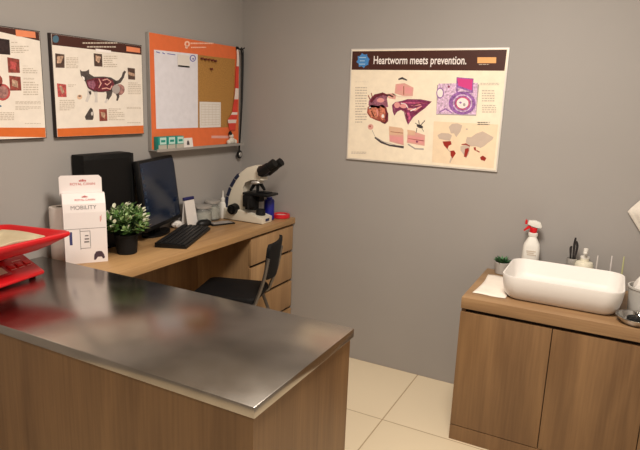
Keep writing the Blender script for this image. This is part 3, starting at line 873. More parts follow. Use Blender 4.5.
MY = 0.312
t = thing('monitor', 'flat black computer monitor with a dark blue screen facing the room', 'monitor', (0.098, -0.828, H), PI / 2 + MY)
Mt = Matrix.Translation((0, 0, 0.055)) @ Matrix.Rotation(-0.121, 4, 'X')
b = MB()
b.box(-0.2075, 0.2075, 0.0, 0.03, 0, 0.357, 0.004, M=Mt)
b.box(-0.14, 0.14, 0.03, 0.045, 0.06, 0.30, 0.01, M=Mt)
hs_ = b.build('housing', BLACK, t)
MB().box(-0.194, 0.194, -0.0008, -0.0001, 0.022, 0.343, M=Mt).build('screen', mat('screen_blue', (16, 32, 56), 0.16, noise=0.25, nscale=5, spec=0.6), t)
ic = MB()
for i in range(7):
    ic.box(-0.184, -0.168, -0.0014, -0.0009, 0.30 - i * 0.038, 0.318 - i * 0.038, M=Mt)
ic.build('screen_icons', mat('icon_blue', (34, 54, 76), 0.3), t)
b = MB()
b.box(-0.03, 0.03, 0.046, 0.06, 0.0, 0.2, 0.004)
b.build('stand_neck', BLACK, t)
b = MB()
b.loft([[(0.115 * math.cos(a * PI / 16), 0.055 + 0.062 * math.sin(a * PI / 16), z) for a in range(32)] for z in (0.0, 0.011)])
b.build('stand_base', BLACK, t)

t = thing('keyboard', 'black computer keyboard lying in front of the monitor', 'keyboard', (0.232, -0.835, H), math.radians(113))
b = MB()
b.prism_xz([(-0.219, 0), (0.219, 0), (0.219, 0.014), (-0.219, 0.014)], -0.08, 0.08, 0.003)
for v in b.bm.verts:
    if v.co.z > 0.01 and v.co.y > 0:
        v.co.z += 0.010
b.build('keyboard_body', BLACK, t)
b = MB()
for r in range(6):
    y0 = -0.068 + r * 0.0225 + (0.006 if r == 5 else 0)
    z0 = 0.0145 + (y0 + 0.07) / 0.16 * 0.010
    x = -0.21
    while x < 0.205:
        wk = 0.017 if not (r == 0 and -0.11 < x < -0.02) else 0.1
        b.box(x, x + wk, y0, y0 + 0.0185, z0, z0 + 0.006, 0.001, 1)
        x += wk + 0.0025
k = b.build('keys', mat('key_black', (22, 21, 22), 0.5, spec=0.35), t)

t = thing('computer_mouse', 'small black computer mouse beside the far end of the keyboard', 'mouse', (0.118, -0.535, H), 1.3)
b = MB()
b.loft([[(0.05 * s_ * math.cos(a * PI / 12), 0.030 * s_ * math.sin(a * PI / 12), z) for a in range(24)] for s_, z in ((0.94, 0), (1.0, 0.008), (0.97, 0.018), (0.8, 0.028), (0.5, 0.034), (0.15, 0.036))])
b.build('mouse_body', BLACK, t)
MB().cyl((0.022, -0.003, 0.0305), (0.022, 0.003, 0.0305), 0.006, n=14).build('scroll_wheel', mat('wheel_grey', (80, 80, 82), 0.5), t)

t = thing('desk_calendar', 'white tent card with a navy top edge standing right of the monitor', 'calendar', (0.052, -0.580, H), PI / 2)
Mk = Matrix.Rotation(-0.14, 4, 'X')
MB().prism_xz([(-0.045, 0.0), (0.045, 0.0), (0.033, 0.155), (-0.050, 0.160)], -0.0035, -0.001, M=Matrix.Translation((0, -0.022, 0)) @ Mk).build('front_leaf', PAPER, t)
MB().prism_xz([(-0.045, 0.0), (0.045, 0.0), (0.033, 0.158), (-0.050, 0.163)], -0.001, 0.001, M=Matrix.Translation((0, 0.0225, 0)) @ Matrix.Rotation(0.14, 4, 'X')).build('rear_leaf', PAPER, t)
MB().box(-0.052, 0.034, -0.007, 0.008, 0.150, 0.168, 0.003).build('top_band', mat('navy_card', (34, 34, 92), 0.5), t)

b = MB()
rnd = random.Random(11)
rings = []
for i in range(7):
    ph = PI * i / 6
    rings.append([((0.026 * math.sin(ph) + 0.001) * (1 + 0.3 * rnd.uniform(-1, 1)) * math.cos(2 * PI * j / 14), (0.03 * math.sin(ph) + 0.001) * (1 + 0.3 * rnd.uniform(-1, 1)) * math.sin(2 * PI * j / 14), 0.0 + 0.021 * (1 - math.cos(ph))) for j in range(14)])
b.loft(rings)
tag(b.build('crumpled_tissue', PAPER, None, smooth=20, loc=(0.036, -0.672, H)), 'crumpled white tissue under the right corner of the monitor', 'tissue')

GLASS = mat('clear_glass', (235, 238, 236), 0.06, trans=0.9, noise=0)
COT = mat('cotton_white', (232, 224, 210), 0.85, bump=0.5, bscale=160)


def jar(loc, r, h, label, fill):
    t = thing('glass_jar', label, 'jar', loc, 0, None)
    b = MB()
    b.lathe([(r * 0.9, 0), (r, 0.006), (r, h * 0.85), (r * 0.9, h * 0.93), (r * 0.84, h * 0.93), (r * 0.93, h * 0.84), (r * 0.93, 0.01), (r * 0.2, 0.008)])
    b.build('glass_body', GLASS, t)
    MB().lathe([(r * 0.88, 0.0105), (r * 0.91, 0.02), (r * 0.91, fill), (r * 0.6, fill + 0.008)], n=24).build('contents', COT, t)
    MB().lathe([(r * 0.97, h * 0.935), (r * 1.02, h * 0.945), (r * 1.02, h * 1.06), (r * 0.95, h * 1.08), (r * 0.3, h * 1.085)]).build('lid', ALU, t)


jar((0.064, -0.478, H), 0.053, 0.098, 'squat glass jar of white cotton, left of the taller jar', 0.062)
jar((0.056, -0.375, H), 0.044, 0.112, 'taller glass jar of white cotton between squat jar and dropper bottle', 0.078)

t = thing('dropper_bottle', 'small white bottle with a pointed nozzle between jar and microscope', 'bottle', (0.072, -0.292, H), 0)
MB().lathe([(0.021, 0), (0.023, 0.004), (0.023, 0.085), (0.019, 0.098), (0.011, 0.104), (0.011, 0.112)]).build('bottle_body', WHITE, t)
MB().lathe([(0.013, 0.108), (0.013, 0.124), (0.006, 0.13), (0.0035, 0.16), (0.002, 0.172)], n=18).build('nozzle', WHITE, t)

t = thing('pocket_notebook', 'thin dark pad with a pale top lying in front of the jars', 'notepad', (0.170, -0.440, H), 1.15)
MB().box(-0.075, 0.075, -0.037, 0.037, 0, 0.008, 0.002).build('cover', BLACKM, t)
MB().box(-0.062, 0.062, -0.028, 0.028, 0.0082, 0.0105).build('paper_block', mat('pad_grey', (150, 142, 136), 0.5), t)

# potted plant on the desk
t = thing('potted_plant', 'leafy artificial plant with pale tips in a black pot beside the carton', 'plant', (0.212, -1.215, H), 0)
# ------------------------------------------------------------------ foliage helper


def leaf(b, p, d, L, W):
    d = Vector(d).normalized()
    sd = d.cross(Vector((rnd.uniform(-0.3, 0.3), rnd.uniform(-0.3, 0.3), 1))).normalized()
    n = sd.cross(d)
    p = Vector(p)
    q = [p, p + d * L * 0.35 + sd * W * 0.8 + n * L * 0.05, p + d * L * 0.75 + sd * W * 0.75 + n * L * 0.04, p + d * L, p + d * L * 0.75 - sd * W * 0.75 + n * L * 0.04, p + d * L * 0.35 - sd * W * 0.8 + n * L * 0.05]
    mid = p + d * L * 0.5 - n * L * 0.03
    vs = [tuple(v) for v in q] + [tuple(mid)]
    b._add(vs, [(i, (i + 1) % 6, 6) for i in range(6)])


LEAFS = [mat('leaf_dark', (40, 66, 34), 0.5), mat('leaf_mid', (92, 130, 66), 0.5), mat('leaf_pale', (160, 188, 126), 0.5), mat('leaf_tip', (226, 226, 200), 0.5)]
MB().lathe([(0.042, 0), (0.046, 0.004), (0.052, 0.082), (0.055, 0.084), (0.055, 0.094), (0.050, 0.094), (0.048, 0.078), (0.01, 0.078)]).build('pot', BLACKM, t)
MB().lathe([(0.047, 0.079), (0.04, 0.084), (0.01, 0.086)], n=24).build('soil', mat('soil_dark', (34, 24, 18), 0.9), t)
b = MB()
for i in range(110):
    th, ph = rnd.uniform(0, 2 * PI), math.acos(rnd.uniform(-0.25, 1))
    rad = rnd.uniform(0.72, 1.0)
    tip = Vector((0.112 * rad * math.sin(ph) * math.cos(th), 0.112 * rad * math.sin(ph) * math.sin(th), 0.142 + 0.094 * rad * math.cos(ph)))
    base = Vector((0.02 * math.cos(th), 0.02 * math.sin(th), 0.085))
    b.mi = 0
    b.tube([base, base * 0.5 + tip * 0.5 + Vector((0, 0, 0.008)), tip], 0.0012, n=4, sub=3)
    nd = (tip - base).normalized()
    for k in range(9):
        a = k * 2.4
        s1 = nd.orthogonal().normalized()
        s2 = nd.cross(s1)
        d = nd * 0.6 + (s1 * math.cos(a) + s2 * math.sin(a)) * (1.0 - 0.07 * k)
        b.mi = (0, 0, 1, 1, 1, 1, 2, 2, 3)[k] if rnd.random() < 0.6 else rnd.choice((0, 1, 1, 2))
        leaf(b, base.lerp(tip, 0.50 + 0.058 * k), d, 0.025, 0.0095)
b.build('foliage', LEAFS, t, smooth=0)

# carton
TH = math.radians(55)
t = thing('pet_food_carton', 'tall white printed carton with a raised header flap beside the paper roll', 'box', (0.199, -1.4315, H), TH)
CARD = mat('white_card', (240, 231, 228), 0.45, noise=0.01)
b = MB()
hw_ = 0.086
prof = [(0, 0), (0, 0.225), (0.006, 0.262), (0.022, 0.296), (0.028, 0.304), (0.058, 0.304), (0.058, 0)]
n = len(prof)
v = [(-hw_, y, z) for y, z in prof] + [(hw_, y, z) for y, z in prof]
b._add(v, [tuple(range(n)), tuple(range(n, 2 * n))[::-1]] + [(i, i + n, (i + 1) % n + n, (i + 1) % n) for i in range(n)])
b.build('carton_body', CARD, t, smooth=0)
hd = MB().prism_xz([(-hw_ - 0.006, 0.29), (hw_ - 0.006, 0.29), (hw_ - 0.006, 0.366), (hw_ - 0.018, 0.378), (-hw_ + 0.002, 0.378), (-hw_ - 0.006, 0.370)], 0.0585, 0.062).build('header_flap', CARD, t)
RT = mat('print_carton_red', (196, 60, 60), 0.5)
GT = mat('print_carton_grey', (120, 112, 112), 0.5)
tilt = math.radians(90 - 27)
text('brand_text', 'ROYAL CANIN', 0.0155, RT, t, (0.002, 0.0582, 0.335), align='CENTER')
text('brand_text', 'ROYAL CANIN', 0.0125, RT, t, (0.004, 0.0103, 0.2745), (tilt, 0, 0), 'CENTER')
text('product_text', 'MOBILITY', 0.024, GT, t, (-0.004, 0.0016, 0.2385), (math.radians(80), 0, 0), 'CENTER')
for cx, cy, cz, s_ in ((0.002, 0.0580, 0.351, 1.0), (0.004, 0.0165, 0.288, 0.8)):
    b = MB()
    for i in range(5):
        x = cx + (i - 2) * 0.006 * s_
        b.box(x - 0.002 * s_, x + 0.002 * s_, cy - 0.0006, cy, cz, cz + (0.006 + 0.002 * (2 - abs(i - 2))) * s_)
    b.build('crown_emblem', RT, t, smooth=0)
b = MB()
b.box(-0.066, -0.055, -0.0008, -0.0002, 0.085, 0.142)
b.build('blue_strip', mat('print_navy', (60, 62, 110), 0.5), t, smooth=0)
b = MB()
for (x0, x1, z0, z1) in ((-0.024, -0.022, 0.062, 0.152), (0.016, 0.018, 0.072, 0.142), (-0.024, 0.018, 0.142, 0.144), (-0.024, 0.018, 0.066, 0.068), (-0.008, 0.012, 0.092, 0.098), (-0.006, 0.012, 0.105, 0.111), (-0.004, 0.010, 0.120, 0.125), (-0.084, 0.082, 0.1535, 0.155)):
    b.box(x0, x1, -0.0008, -0.0002, z0, z1)
b.build('line_print', GT, t, smooth=0)
b = MB()
b.prism_xz([(0.028, 0.012), (0.030, 0.034), (0.038, 0.048), (0.050, 0.050), (0.062, 0.048), (0.070, 0.034), (0.074, 0.018), (0.066, 0.014), (0.060, 0.024), (0.044, 0.024), (0.036, 0.012)], -0.0008, -0.0002)
b.build('dog_picture', mat('print_dog', (74, 56, 68), 0.5), t, smooth=0)
b = MB()
b.box(0.060, 0.063, -0.0008, -0.0002, 0.182, 0.206)
b.box(0.065, 0.0665, -0.0008, -0.0002, 0.188, 0.212)
b.build('red_print', mat('print_soft_red', (216, 130, 120), 0.5), t, smooth=0)

# paper roll
t = thing('paper_towel_roll', 'upright white paper towel roll between the red scale and the carton', 'paper roll', (0.058, -1.442, H), 0)
MB().lathe([(0.018, 0.001), (0.045, 0.001), (0.047, 0.006), (0.047, 0.232), (0.045, 0.236), (0.018, 0.236), (0.018, 0.001)], cap0=False, cap1=False).build('paper', mat('roll_paper', (240, 230, 222), 0.85, bump=0.5, bscale=90), t)
MB().lathe([(0.0165, 0.001), (0.0178, 0.001), (0.0178, 0.235), (0.0165, 0.235), (0.0165, 0.001)], cap0=False, cap1=False).build('core', mat('cardboard', (120, 100, 80), 0.9), t)

# ------------------------------------------------------------------ red scale
t = thing('weighing_scale', 'red digital weighing scale with a red pan on the steel counter', 'scale', (0.16, -1.86, HS), math.radians(8))
b = MB()
pr_ = [(-0.12, 0.005), (0.110, 0.005), (0.114, 0.020), (0.008, 0.074), (-0.12, 0.074)]
b._add([(x, -0.19, z) for x, z in pr_] + [(x, 0.17, z) for x, z in pr_], [(4, 3, 2, 1, 0), (5, 6, 7, 8, 9)] + [(i, (i + 1) % 5, (i + 1) % 5 + 5, i + 5) for i in range(5)])
bmesh.ops.recalc_face_normals(b.bm, faces=b.bm.faces)
bmesh.ops.bevel(b.bm, geom=list(b.bm.edges), offset=0.007, segments=3, affect='EDGES', profile=0.5)
b.build('base', RED, t)
for x in (-0.09, 0.075):
    for y in (-0.16, 0.14):
        MB().cyl((x, y, 0), (x, y, 0.008), 0.012, n=16).build('rubber_foot', BLACKM, t)
sl = math.atan2(0.050, 0.104)
Mp = Matrix.Translation((0.060, 0, 0.0495)) @ Matrix.Rotation(sl, 4, 'Y')
b = MB().box(-0.026, 0.030, -0.11, 0.042, 0.0, 0.002, 0.0008, M=Mp)
pn = b.build('display_surround', mat('scale_red_dark', (176, 20, 26), 0.35), t)
MB().box(-0.018, 0.018, -0.095, 0.030, 0.0022, 0.003, M=Mp).build('display', mat('lcd_grey', (222, 214, 190), 0.4), pn)
for r_, xx in enumerate((-0.02,)):
    for i in range(3):
        kx = 0.052 + i * 0.037
        bt = MB().box(xx, xx + 0.022, kx, kx + 0.028, 0.0, 0.0035, 0.0015, M=Mp).build('button', mat('button_red', (222, 44, 44), 0.35), t)
        MB().box(xx + 0.027, xx + 0.0295, kx + 0.002, kx + 0.026, 0.0002, 0.0010, M=Mp).build('button_caption', mat('print_pale_red', (240, 176, 166), 0.4), bt)
MB().box(-0.034, -0.030, 0.09, 0.13, 0.0002, 0.0012, M=Mp).build('top_print', MATS['print_pale_red'], t)
MB().box(-0.06, 0.02, -0.08, 0.08, 0.0745, 0.122, 0.004).build('pan_support', BLACKM, t)
# pan : rounded tray with a lifted pointed corner
b = MB()


def panring(w, d, r, z, lip):
    out = []
    for x, y, zz in rr(0.045, -0.05, w, d, r, z, 8):
        k = max(0, (x - 0.045) / (w / 2)) * max(0, (y + 0.05) / (d / 2))
        k = k ** 3
        out.append((x + 0.085 * k * lip, y + 0.025 * k * lip, zz + 0.006 * k * lip))
    return out


rs = [panring(0.19, 0.33, 0.05, 0.122, 0), panring(0.225, 0.37, 0.055, 0.126, 0.1), panring(0.262, 0.43, 0.06, 0.142, 0.4), panring(0.280, 0.462, 0.055, 0.160, 0.8), panring(0.290, 0.478, 0.05, 0.171, 1),
      panring(0.292, 0.480, 0.05, 0.179, 1), panring(0.286, 0.472, 0.048, 0.185, 1), panring(0.274, 0.458, 0.045, 0.186, 1), panring(0.262, 0.444, 0.045, 0.181, 0.9), panring(0.240, 0.42, 0.05, 0.155, 0.5), panring(0.205, 0.35, 0.05, 0.131, 0.1), panring(0.17, 0.31, 0.04, 0.128, 0)]
b.loft(rs)
b.build('pan', RED, t, smooth=60)
PADM = mat('beige_pad', (206, 190, 158), 0.9, bump=0.4, bscale=60)
b = MB()
N = 14
grid = []
for i in range(N + 1):
    for j in range(N + 1):
        x = -0.108 + 0.216 * i / N
        y = -0.19 + 0.38 * j / N
        e = max(abs(x) / 0.108, abs(y) / 0.19)
        grid.append((x, y, 0.012 + 0.036 * max(0, (e - 0.66) / 0.34) ** 1.2 + 0.004 * math.sin(17 * x + 9 * y) + 0.004 * math.sin(31 * y)))
b._add(grid, [(i * (N + 1) + j, (i + 1) * (N + 1) + j, (i + 1) * (N + 1) + j + 1, i * (N + 1) + j + 1) for i in range(N) for j in range(N)])
o = b.build('absorbent_pad', PADM, None, smooth=80, loc=(0.16 + 0.045 * 0.99 + 0.05 * 0.139, -1.86 + 0.045 * 0.139 - 0.05 * 0.99, HS + 0.127))
o.rotation_euler = (0, 0, math.radians(8))
sm = o.modifiers.new('thick', 'SOLIDIFY')
sm.thickness = 0.004
tag(o, 'beige absorbent pad lining the red pan of the scale', 'pad')

# ------------------------------------------------------------------ microscope
t = thing('microscope', 'cream binocular microscope with black eyepieces and a dark arm stripe near the corner', 'microscope', (0, 0, 0), 0)
for_y = -0.25
arm = [(0.090, 0.870), (0.094, 0.925), (0.100, 0.988), (0.125, 1.053), (0.160, 1.108), (0.194, 1.147), (0.243, 1.182), (0.300, 1.200), (0.326, 1.197), (0.332, 1.154), (0.355, 1.116), (0.322, 1.107),
       (0.274, 1.119), (0.232, 1.100), (0.213, 1.063), (0.222, 1.008), (0.224, 0.911)]
MB().prism_xz(arm, -0.292, -0.218, 0.008).build('arm', CREAM, t)
b = MB()
base_p = [(0.086, 0.857), (0.372, 0.857), (0.374, 0.893), (0.250, 0.912), (0.224, 0.925), (0.092, 0.925)]
b.prism_xz(base_p, -0.312, -0.198, 0.006)
b.build('base', CREAM, t)
MB().box(0.088, 0.370, -0.310, -0.200, H, 0.8575).build('base_mat', BLACKM, t)
MB().box(0.3745, 0.3755, -0.275, -0.235, 0.868, 0.884).build('maker_mark', mat('blue_badge', (40, 50, 90), 0.4), t)
# blue stripe along the back of the arm, following the outline
b = MB()
back = [(0.088, 0.885), (0.093, 0.935), (0.099, 0.992), (0.124, 1.055), (0.158, 1.109), (0.190, 1.145)]
for (a, c, f0, f1) in ((0, 1, 0, 1), (1, 2, 0, 1), (2, 3, 0.12, 0.92), (3, 4, 0.1, 0.95), (4, 5, 0.05, 0.8)):
    x0, z0 = back[a]
    x1, z1 = back[c]
    dx, dz = x1 - x0, z1 - z0
    l = math.hypot(dx, dz)
    nx, nz = -dz / l, dx / l
    q0 = (x0 + dx * f0, z0 + dz * f0)
    q1 = (x0 + dx * f1, z0 + dz * f1)
    b.prism_xz([(q0[0] + nx * 0.005, q0[1] + nz * 0.005), (q1[0] + nx * 0.005, q1[1] + nz * 0.005), (q1[0] - nx * 0.016, q1[1] - nz * 0.016), (q0[0] - nx * 0.016, q0[1] - nz * 0.016)], -0.2945, -0.2155)
b.build('arm_stripe', mat('navy_stripe', (30, 36, 62), 0.4), t)
b = MB()
b.cyl((0.166, -0.335, 0.925), (0.166, -0.294, 0.925), 0.030, 0.034, n=28)
b.cyl((0.166, -0.350, 0.925), (0.166, -0.335, 0.925), 0.020, 0.020, n=24)
b.build('focus_knob', BLACK, t)
MB().cyl((0.166, -0.216, 0.925), (0.166, -0.180, 0.925), 0.034, 0.030, n=28).build('focus_knob', BLACK, t)
b = MB()
b.box(0.232, 0.408, -0.315, -0.190, 1.022, 1.036, 0.003)
b.box(0.30, 0.38, -0.27, -0.215, 1.0365, 1.042, 0.001)
b.build('stage', BLACK, t)
b = MB()
b.box(0.2255, 0.300, -0.275, -0.235, 0.925, 1.0215, 0.004)
b.cyl((0.325, -0.255, 0.985), (0.325, -0.255, 1.014), 0.022, n=24)
b.cyl((0.325, -0.255, 0.903), (0.325, -0.255, 0.935), 0.030, 0.026, n=24)
b.cyl((0.285, -0.33, 0.94), (0.285, -0.33, 1.01), 0.008, n=12)
b.box(0.24, 0.30, -0.326, -0.276, 0.95, 1.0215, 0.006)
b.build('condenser', BLACKM, t)
b = MB()
b.lathe([(0.036, 0), (0.040, 0.008), (0.036, 0.02)], n=28, M=Matrix.Translation((0.300, -0.255, 1.088)) @ Matrix.Rotation(-0.15, 4, 'Y'))
b.build('nosepiece', ALU, t)
for (dx, dy, l) in ((0.0, 0.0, 0.05), (-0.034, -0.01, 0.045), (0.02, 0.028, 0.04)):
    MB().cyl((0.302 + dx * 0.5, -0.255 + dy * 0.5, 1.088), (0.302 + dx * 1.3, -0.255 + dy * 1.3, 1.088 - l), 0.012, 0.008, n=16).build('objective', BLACK, t)
MB().box(0.322, 0.366, -0.296, -0.214, 1.136, 1.200, 0.012).build('head', BLACK, t)
for y in (-0.292, -0.216):
    e = MB().cyl((0.345, y, 1.163), (0.400, y, 1.200), 0.031, 0.027, n=24).build('eyepiece_tube', BLACK, t)
    MB().cyl((0.400, y, 1.200), (0.440, y, 1.228), 0.023, 0.025, n=24).build('eyepiece', BLACKM, e)

tag(MB().lathe([(0.029, 0), (0.032, 0.004), (0.032, 0.118), (0.028, 0.128), (0.018, 0.130), (0.018, 0.140), (0.004, 0.142)]).build('ink_bottle', mat('deep_blue_plastic', (26, 30, 130), 0.35), None, loc=(0.322, -0.155, H)),
    'deep blue bottle standing behind the microscope base', 'bottle')
t = thing('tape_roll', 'low red ring with a white centre on the desk corner by the wall', 'tape roll', (0.352, -0.060, H), 0)
MB().lathe([(0.040, 0.001), (0.052, 0.001), (0.056, 0.004), (0.056, 0.022), (0.053, 0.025), (0.041, 0.025), (0.040, 0.001)], cap0=False, cap1=False, n=40).build('ring', mat('glossy_red', (206, 34, 44), 0.3), t)
MB().lathe([(0.0385, 0.001), (0.0385, 0.016), (0.02, 0.017)], n=32).build('centre', mat('tape_white', (226, 196, 188), 0.5), t)

# ------------------------------------------------------------------ chair
CY = math.radians(18)
t = thing('desk_chair', 'black seated chair with grey metal frame pushed under the oak desk', 'chair', (0.405, -0.656, 0), CY)
t.scale = (1, 1, 1.035)
SZ = 0.55
FR = mat('chair_frame_grey', (120, 114, 108), 0.35, metal=0.7)
SEAT = mat('black_vinyl', (15, 13, 14), 0.75, spec=0.25, bump=0.2, bscale=150)
b = MB()
rs = []
for s_, z in ((0.96, SZ - 0.040), (1.0, SZ - 0.030), (1.0, SZ - 0.012), (0.97, SZ - 0.003), (0.90, SZ)):
    rs.append(rr(0.0, 0, 0.35 * s_, 0.325 * s_, 0.04, z, 6))
b.loft(rs)
b.build('seat', SEAT, t)
# backrest : at +x side (the sitter faces the left wall)
b = MB()
Mb = Matrix.Translation((0.225, 0, 0)) @ Matrix.Rotation(0.13, 4, 'Y')
NB = 10
front, back_ = [], []


def brw(k):
    return 0.112 + 0.025 * math.sin(k * PI * 0.5)


rings = []
for i in range(NB + 1):
    k = i / NB
    z = 0.64 + 0.19 * k
    hw2 = brw(k) * (1 if 0 < i < NB else 0.88)
    ring = []
    for j in range(9):
        yy = -hw2 + 2 * hw2 * j / 8
        ring.append((0.02 * (yy / hw2) ** 2 * -1, yy, z))
    for j in range(8, -1, -1):
        yy = -hw2 + 2 * hw2 * j / 8
        ring.append((0.02 * (yy / hw2) ** 2 * -1 + 0.018, yy, z))
    rings.append(ring)
b.loft(rings, M=Matrix.Translation((0.145, 0.006, 0)) @ Matrix.Rotation(0.13, 4, 'Y'))
b.build('backrest', SEAT, t, smooth=50)
for s_ in (-1, 1):
    y = s_ * 0.148
    MB().tube([(-0.145, y, SZ - 0.05), (0.10, y, SZ - 0.052), (0.165, y, SZ - 0.045), (0.188, y, SZ + 0.0), (0.222, y, 0.65), (0.243, y * 0.98, 0.76)], 0.0095).build('back_post', FR, t)
    MB().tube([(0.13, y, SZ - 0.055), (0.20, y * 1.04, 0.30), (0.245, y * 1.08, 0.008)], 0.0095).build('leg', FR, t)
    MB().tube([(-0.12, y, SZ - 0.055), (-0.15, y * 1.04, 0.30), (-0.175, y * 1.08, 0.008)], 0.0095).build('leg', FR, t)
b = MB()
b.cyl((-0.10, -0.148, SZ - 0.05), (-0.10, 0.148, SZ - 0.05), 0.008, n=12)
b.build('seat_rail', FR, t)
b = MB()
b.cyl((0.10, -0.148, SZ - 0.05), (0.10, 0.148, SZ - 0.05), 0.008, n=12)
b.build('seat_rail', FR, t)
b = MB()
b.cyl((0.208, -0.15, 0.26), (0.208, 0.15, 0.26), 0.007, n=12)
b.build('leg_rail', FR, t)
MB().box(0.085, 0.125, -0.172, -0.155, SZ - 0.075, SZ - 0.048, 0.004).build('frame_clip', WHITE, t)

# ------------------------------------------------------------------ basin and things on the vanity
t = thing('wash_basin', 'white rectangular ceramic vessel basin with rounded corners on the oak worktop', 'basin', (2.045, -0.310, K), 0)
b = MB()
h_ = 0.115
rs = [rr(0, 0, 0.42, 0.28, 0.05, 0.0, 8), rr(0, 0, 0.450, 0.310, 0.06, 0.004, 8), rr(0, 0, 0.478, 0.343, 0.068, 0.022, 8), rr(0, 0, 0.496, 0.365, 0.07, 0.06, 8), rr(0, 0, 0.508, 0.378, 0.07, h_ - 0.004, 8), rr(0, 0, 0.505, 0.375, 0.068, h_, 8),
      rr(0, 0, 0.496, 0.366, 0.064, h_, 8), rr(0, 0, 0.490, 0.360, 0.062, h_ - 0.004, 8), rr(0, 0, 0.470, 0.340, 0.06, 0.05, 8), rr(0, 0, 0.44, 0.31, 0.06, 0.026, 8), rr(0, 0, 0.36, 0.23, 0.05, 0.016, 8), rr(0, 0, 0.06, 0.05, 0.02, 0.013, 8)]
b.loft(rs)
b.build('bowl', CERAMIC, t, smooth=50)
MB().lathe([(0.026, 0.0135), (0.026, 0.018), (0.012, 0.020)], n=24).build('drain', CHROME, t)

t = thing('spray_bottle', 'white spray bottle with a red and white trigger behind the basin', 'bottle', (1.862, -0.065, K), 0.15)
b = MB()
b.loft([rr(0, 0, 0.076 * s_, 0.058 * s_, 0.02 * s_, z, 6) for s_, z in ((0.9, 0), (1, 0.004), (1.0, 0.085), (1.04, 0.10), (1.0, 0.158), (0.90, 0.175), (0.60, 0.196), (0.46, 0.208), (0.56, 0.214), (0.56, 0.226), (0.38, 0.230))])
b.build('bottle_body', WHITE, t)
MB().lathe([(0.014, 0.228), (0.017, 0.232), (0.017, 0.250), (0.013, 0.254)], n=20).build('collar', RED, t)
MB().prism_xz([(-0.030, 0.268), (-0.026, 0.286), (0.006, 0.288), (0.028, 0.280), (0.036, 0.262), (0.032, 0.252), (0.010, 0.256), (-0.010, 0.262)], -0.013, 0.013, 0.004).build('spray_head', WHITE, t)
MB().prism_xz([(-0.030, 0.267), (-0.031, 0.287), (-0.040, 0.289), (-0.041, 0.268)], -0.009, 0.009, 0.002).build('nozzle', RED, t)
MB().prism_xz([(-0.012, 0.259), (-0.024, 0.263), (-0.034, 0.250), (-0.045, 0.236), (-0.040, 0.233), (-0.027, 0.243), (-0.014, 0.250)], -0.006, 0.006, 0.001).build('trigger', RED, t)
b = MB()
for i, (x0, x1) in enumerate(((-0.022, 0.02), (-0.02, 0.012), (-0.018, 0.022))):
    b.box(x0, x1, -0.0312, -0.0288, 0.140 - i * 0.009, 0.144 - i * 0.009)
b.build('label_print', pm('textgrey'), t)
t.scale = (1.08, 1.08, 1.06)

t = thing('potted_succulent', 'small green plant in a pale grey pot left of the basin', 'plant', (1.727, -0.062, K), 0)
MB().lathe([(0.029, 0), (0.033, 0.003), (0.039, 0.062), (0.036, 0.064), (0.034, 0.052), (0.006, 0.052)]).build('pot', mat('grey_pot', (178, 172, 166), 0.6), t)
MB().lathe([(0.033, 0.0525), (0.01, 0.055)], n=20).build('soil', MATS['soil_dark'], t)
b = MB()
for i in range(60):
    th = rnd.uniform(0, 2 * PI)
    e = rnd.uniform(0.15, 1.3)
    d = Vector((math.cos(th) * math.cos(e), math.sin(th) * math.cos(e), math.sin(e)))
    b.mi = rnd.choice((0, 1, 1))
    leaf(b, Vector((0.008 * math.cos(th), 0.008 * math.sin(th), 0.056)), d, rnd.uniform(0.034, 0.050), 0.007)
b.build('foliage', [mat('succulent_dark', (44, 82, 52), 0.5), mat('succulent_green', (84, 130, 88), 0.5)], t, smooth=0)

t = thing('brush_cup', 'small grey metal cup holding dark tools behind the basin', 'cup', (2.058, -0.070, K), 0)
MB().lathe([(0.022, 0), (0.024, 0.003), (0.024, 0.140), (0.0225, 0.140), (0.0225, 0.008), (0.004, 0.008)]).build('cup', mat('cup_grey', (176, 172, 166), 0.4, metal=0.3), t)
for nm, pts, lab in (('forceps', [(0.004, 0, 0.009), (0.004, 0.0, 0.13), (0.0, 0, 0.205), (0.004, 0, 0.245)], 'dark forceps standing tallest in the grey metal cup'),
                     ('forceps', [(-0.006, 0.006, 0.009), (-0.008, 0.004, 0.13), (-0.014, 0, 0.185), (-0.010, 0, 0.200)], 'short dark forceps at the left of the grey metal cup'),
                     ('forceps', [(0.010, -0.006, 0.009), (0.012, -0.004, 0.13), (0.014, 0, 0.20), (0.009, 0, 0.228)], 'dark forceps at the right of the grey metal cup')):
    q = thing(nm, lab, 'tool', (2.058, -0.070, K), 0)
    MB().tube(pts, 0.0032, n=8).build('arm', mat('dark_steel', (62, 58, 58), 0.35, metal=0.6), q)
    MB().tube([(p_[0] + 0.006 * (1 if i_ == 2 else 0.3), p_[1] + 0.003, p_[2]) for i_, p_ in enumerate(pts)], 0.0028, n=8).build('arm', MATS['dark_steel'], q)

t = thing('soap_dispenser', 'white soap pump bottle behind the middle of the basin', 'soap dispenser', (2.116, -0.075, K), 0)
MB().lathe([(0.040, 0), (0.043, 0.004), (0.043, 0.118), (0.038, 0.130), (0.020, 0.136), (0.020, 0.150)]).build('bottle_body', mat('soap_cream', (226, 220, 200), 0.35), t)
b = MB()
b.lathe([(0.021, 0.150), (0.021, 0.158), (0.008, 0.160), (0.008, 0.172), (0.011, 0.174), (0.011, 0.198), (0.004, 0.200)], n=20)
b.box(-0.008, 0.008, -0.045, 0, 0.180, 0.190, 0.003)
b.build('pump', WHITE, t)

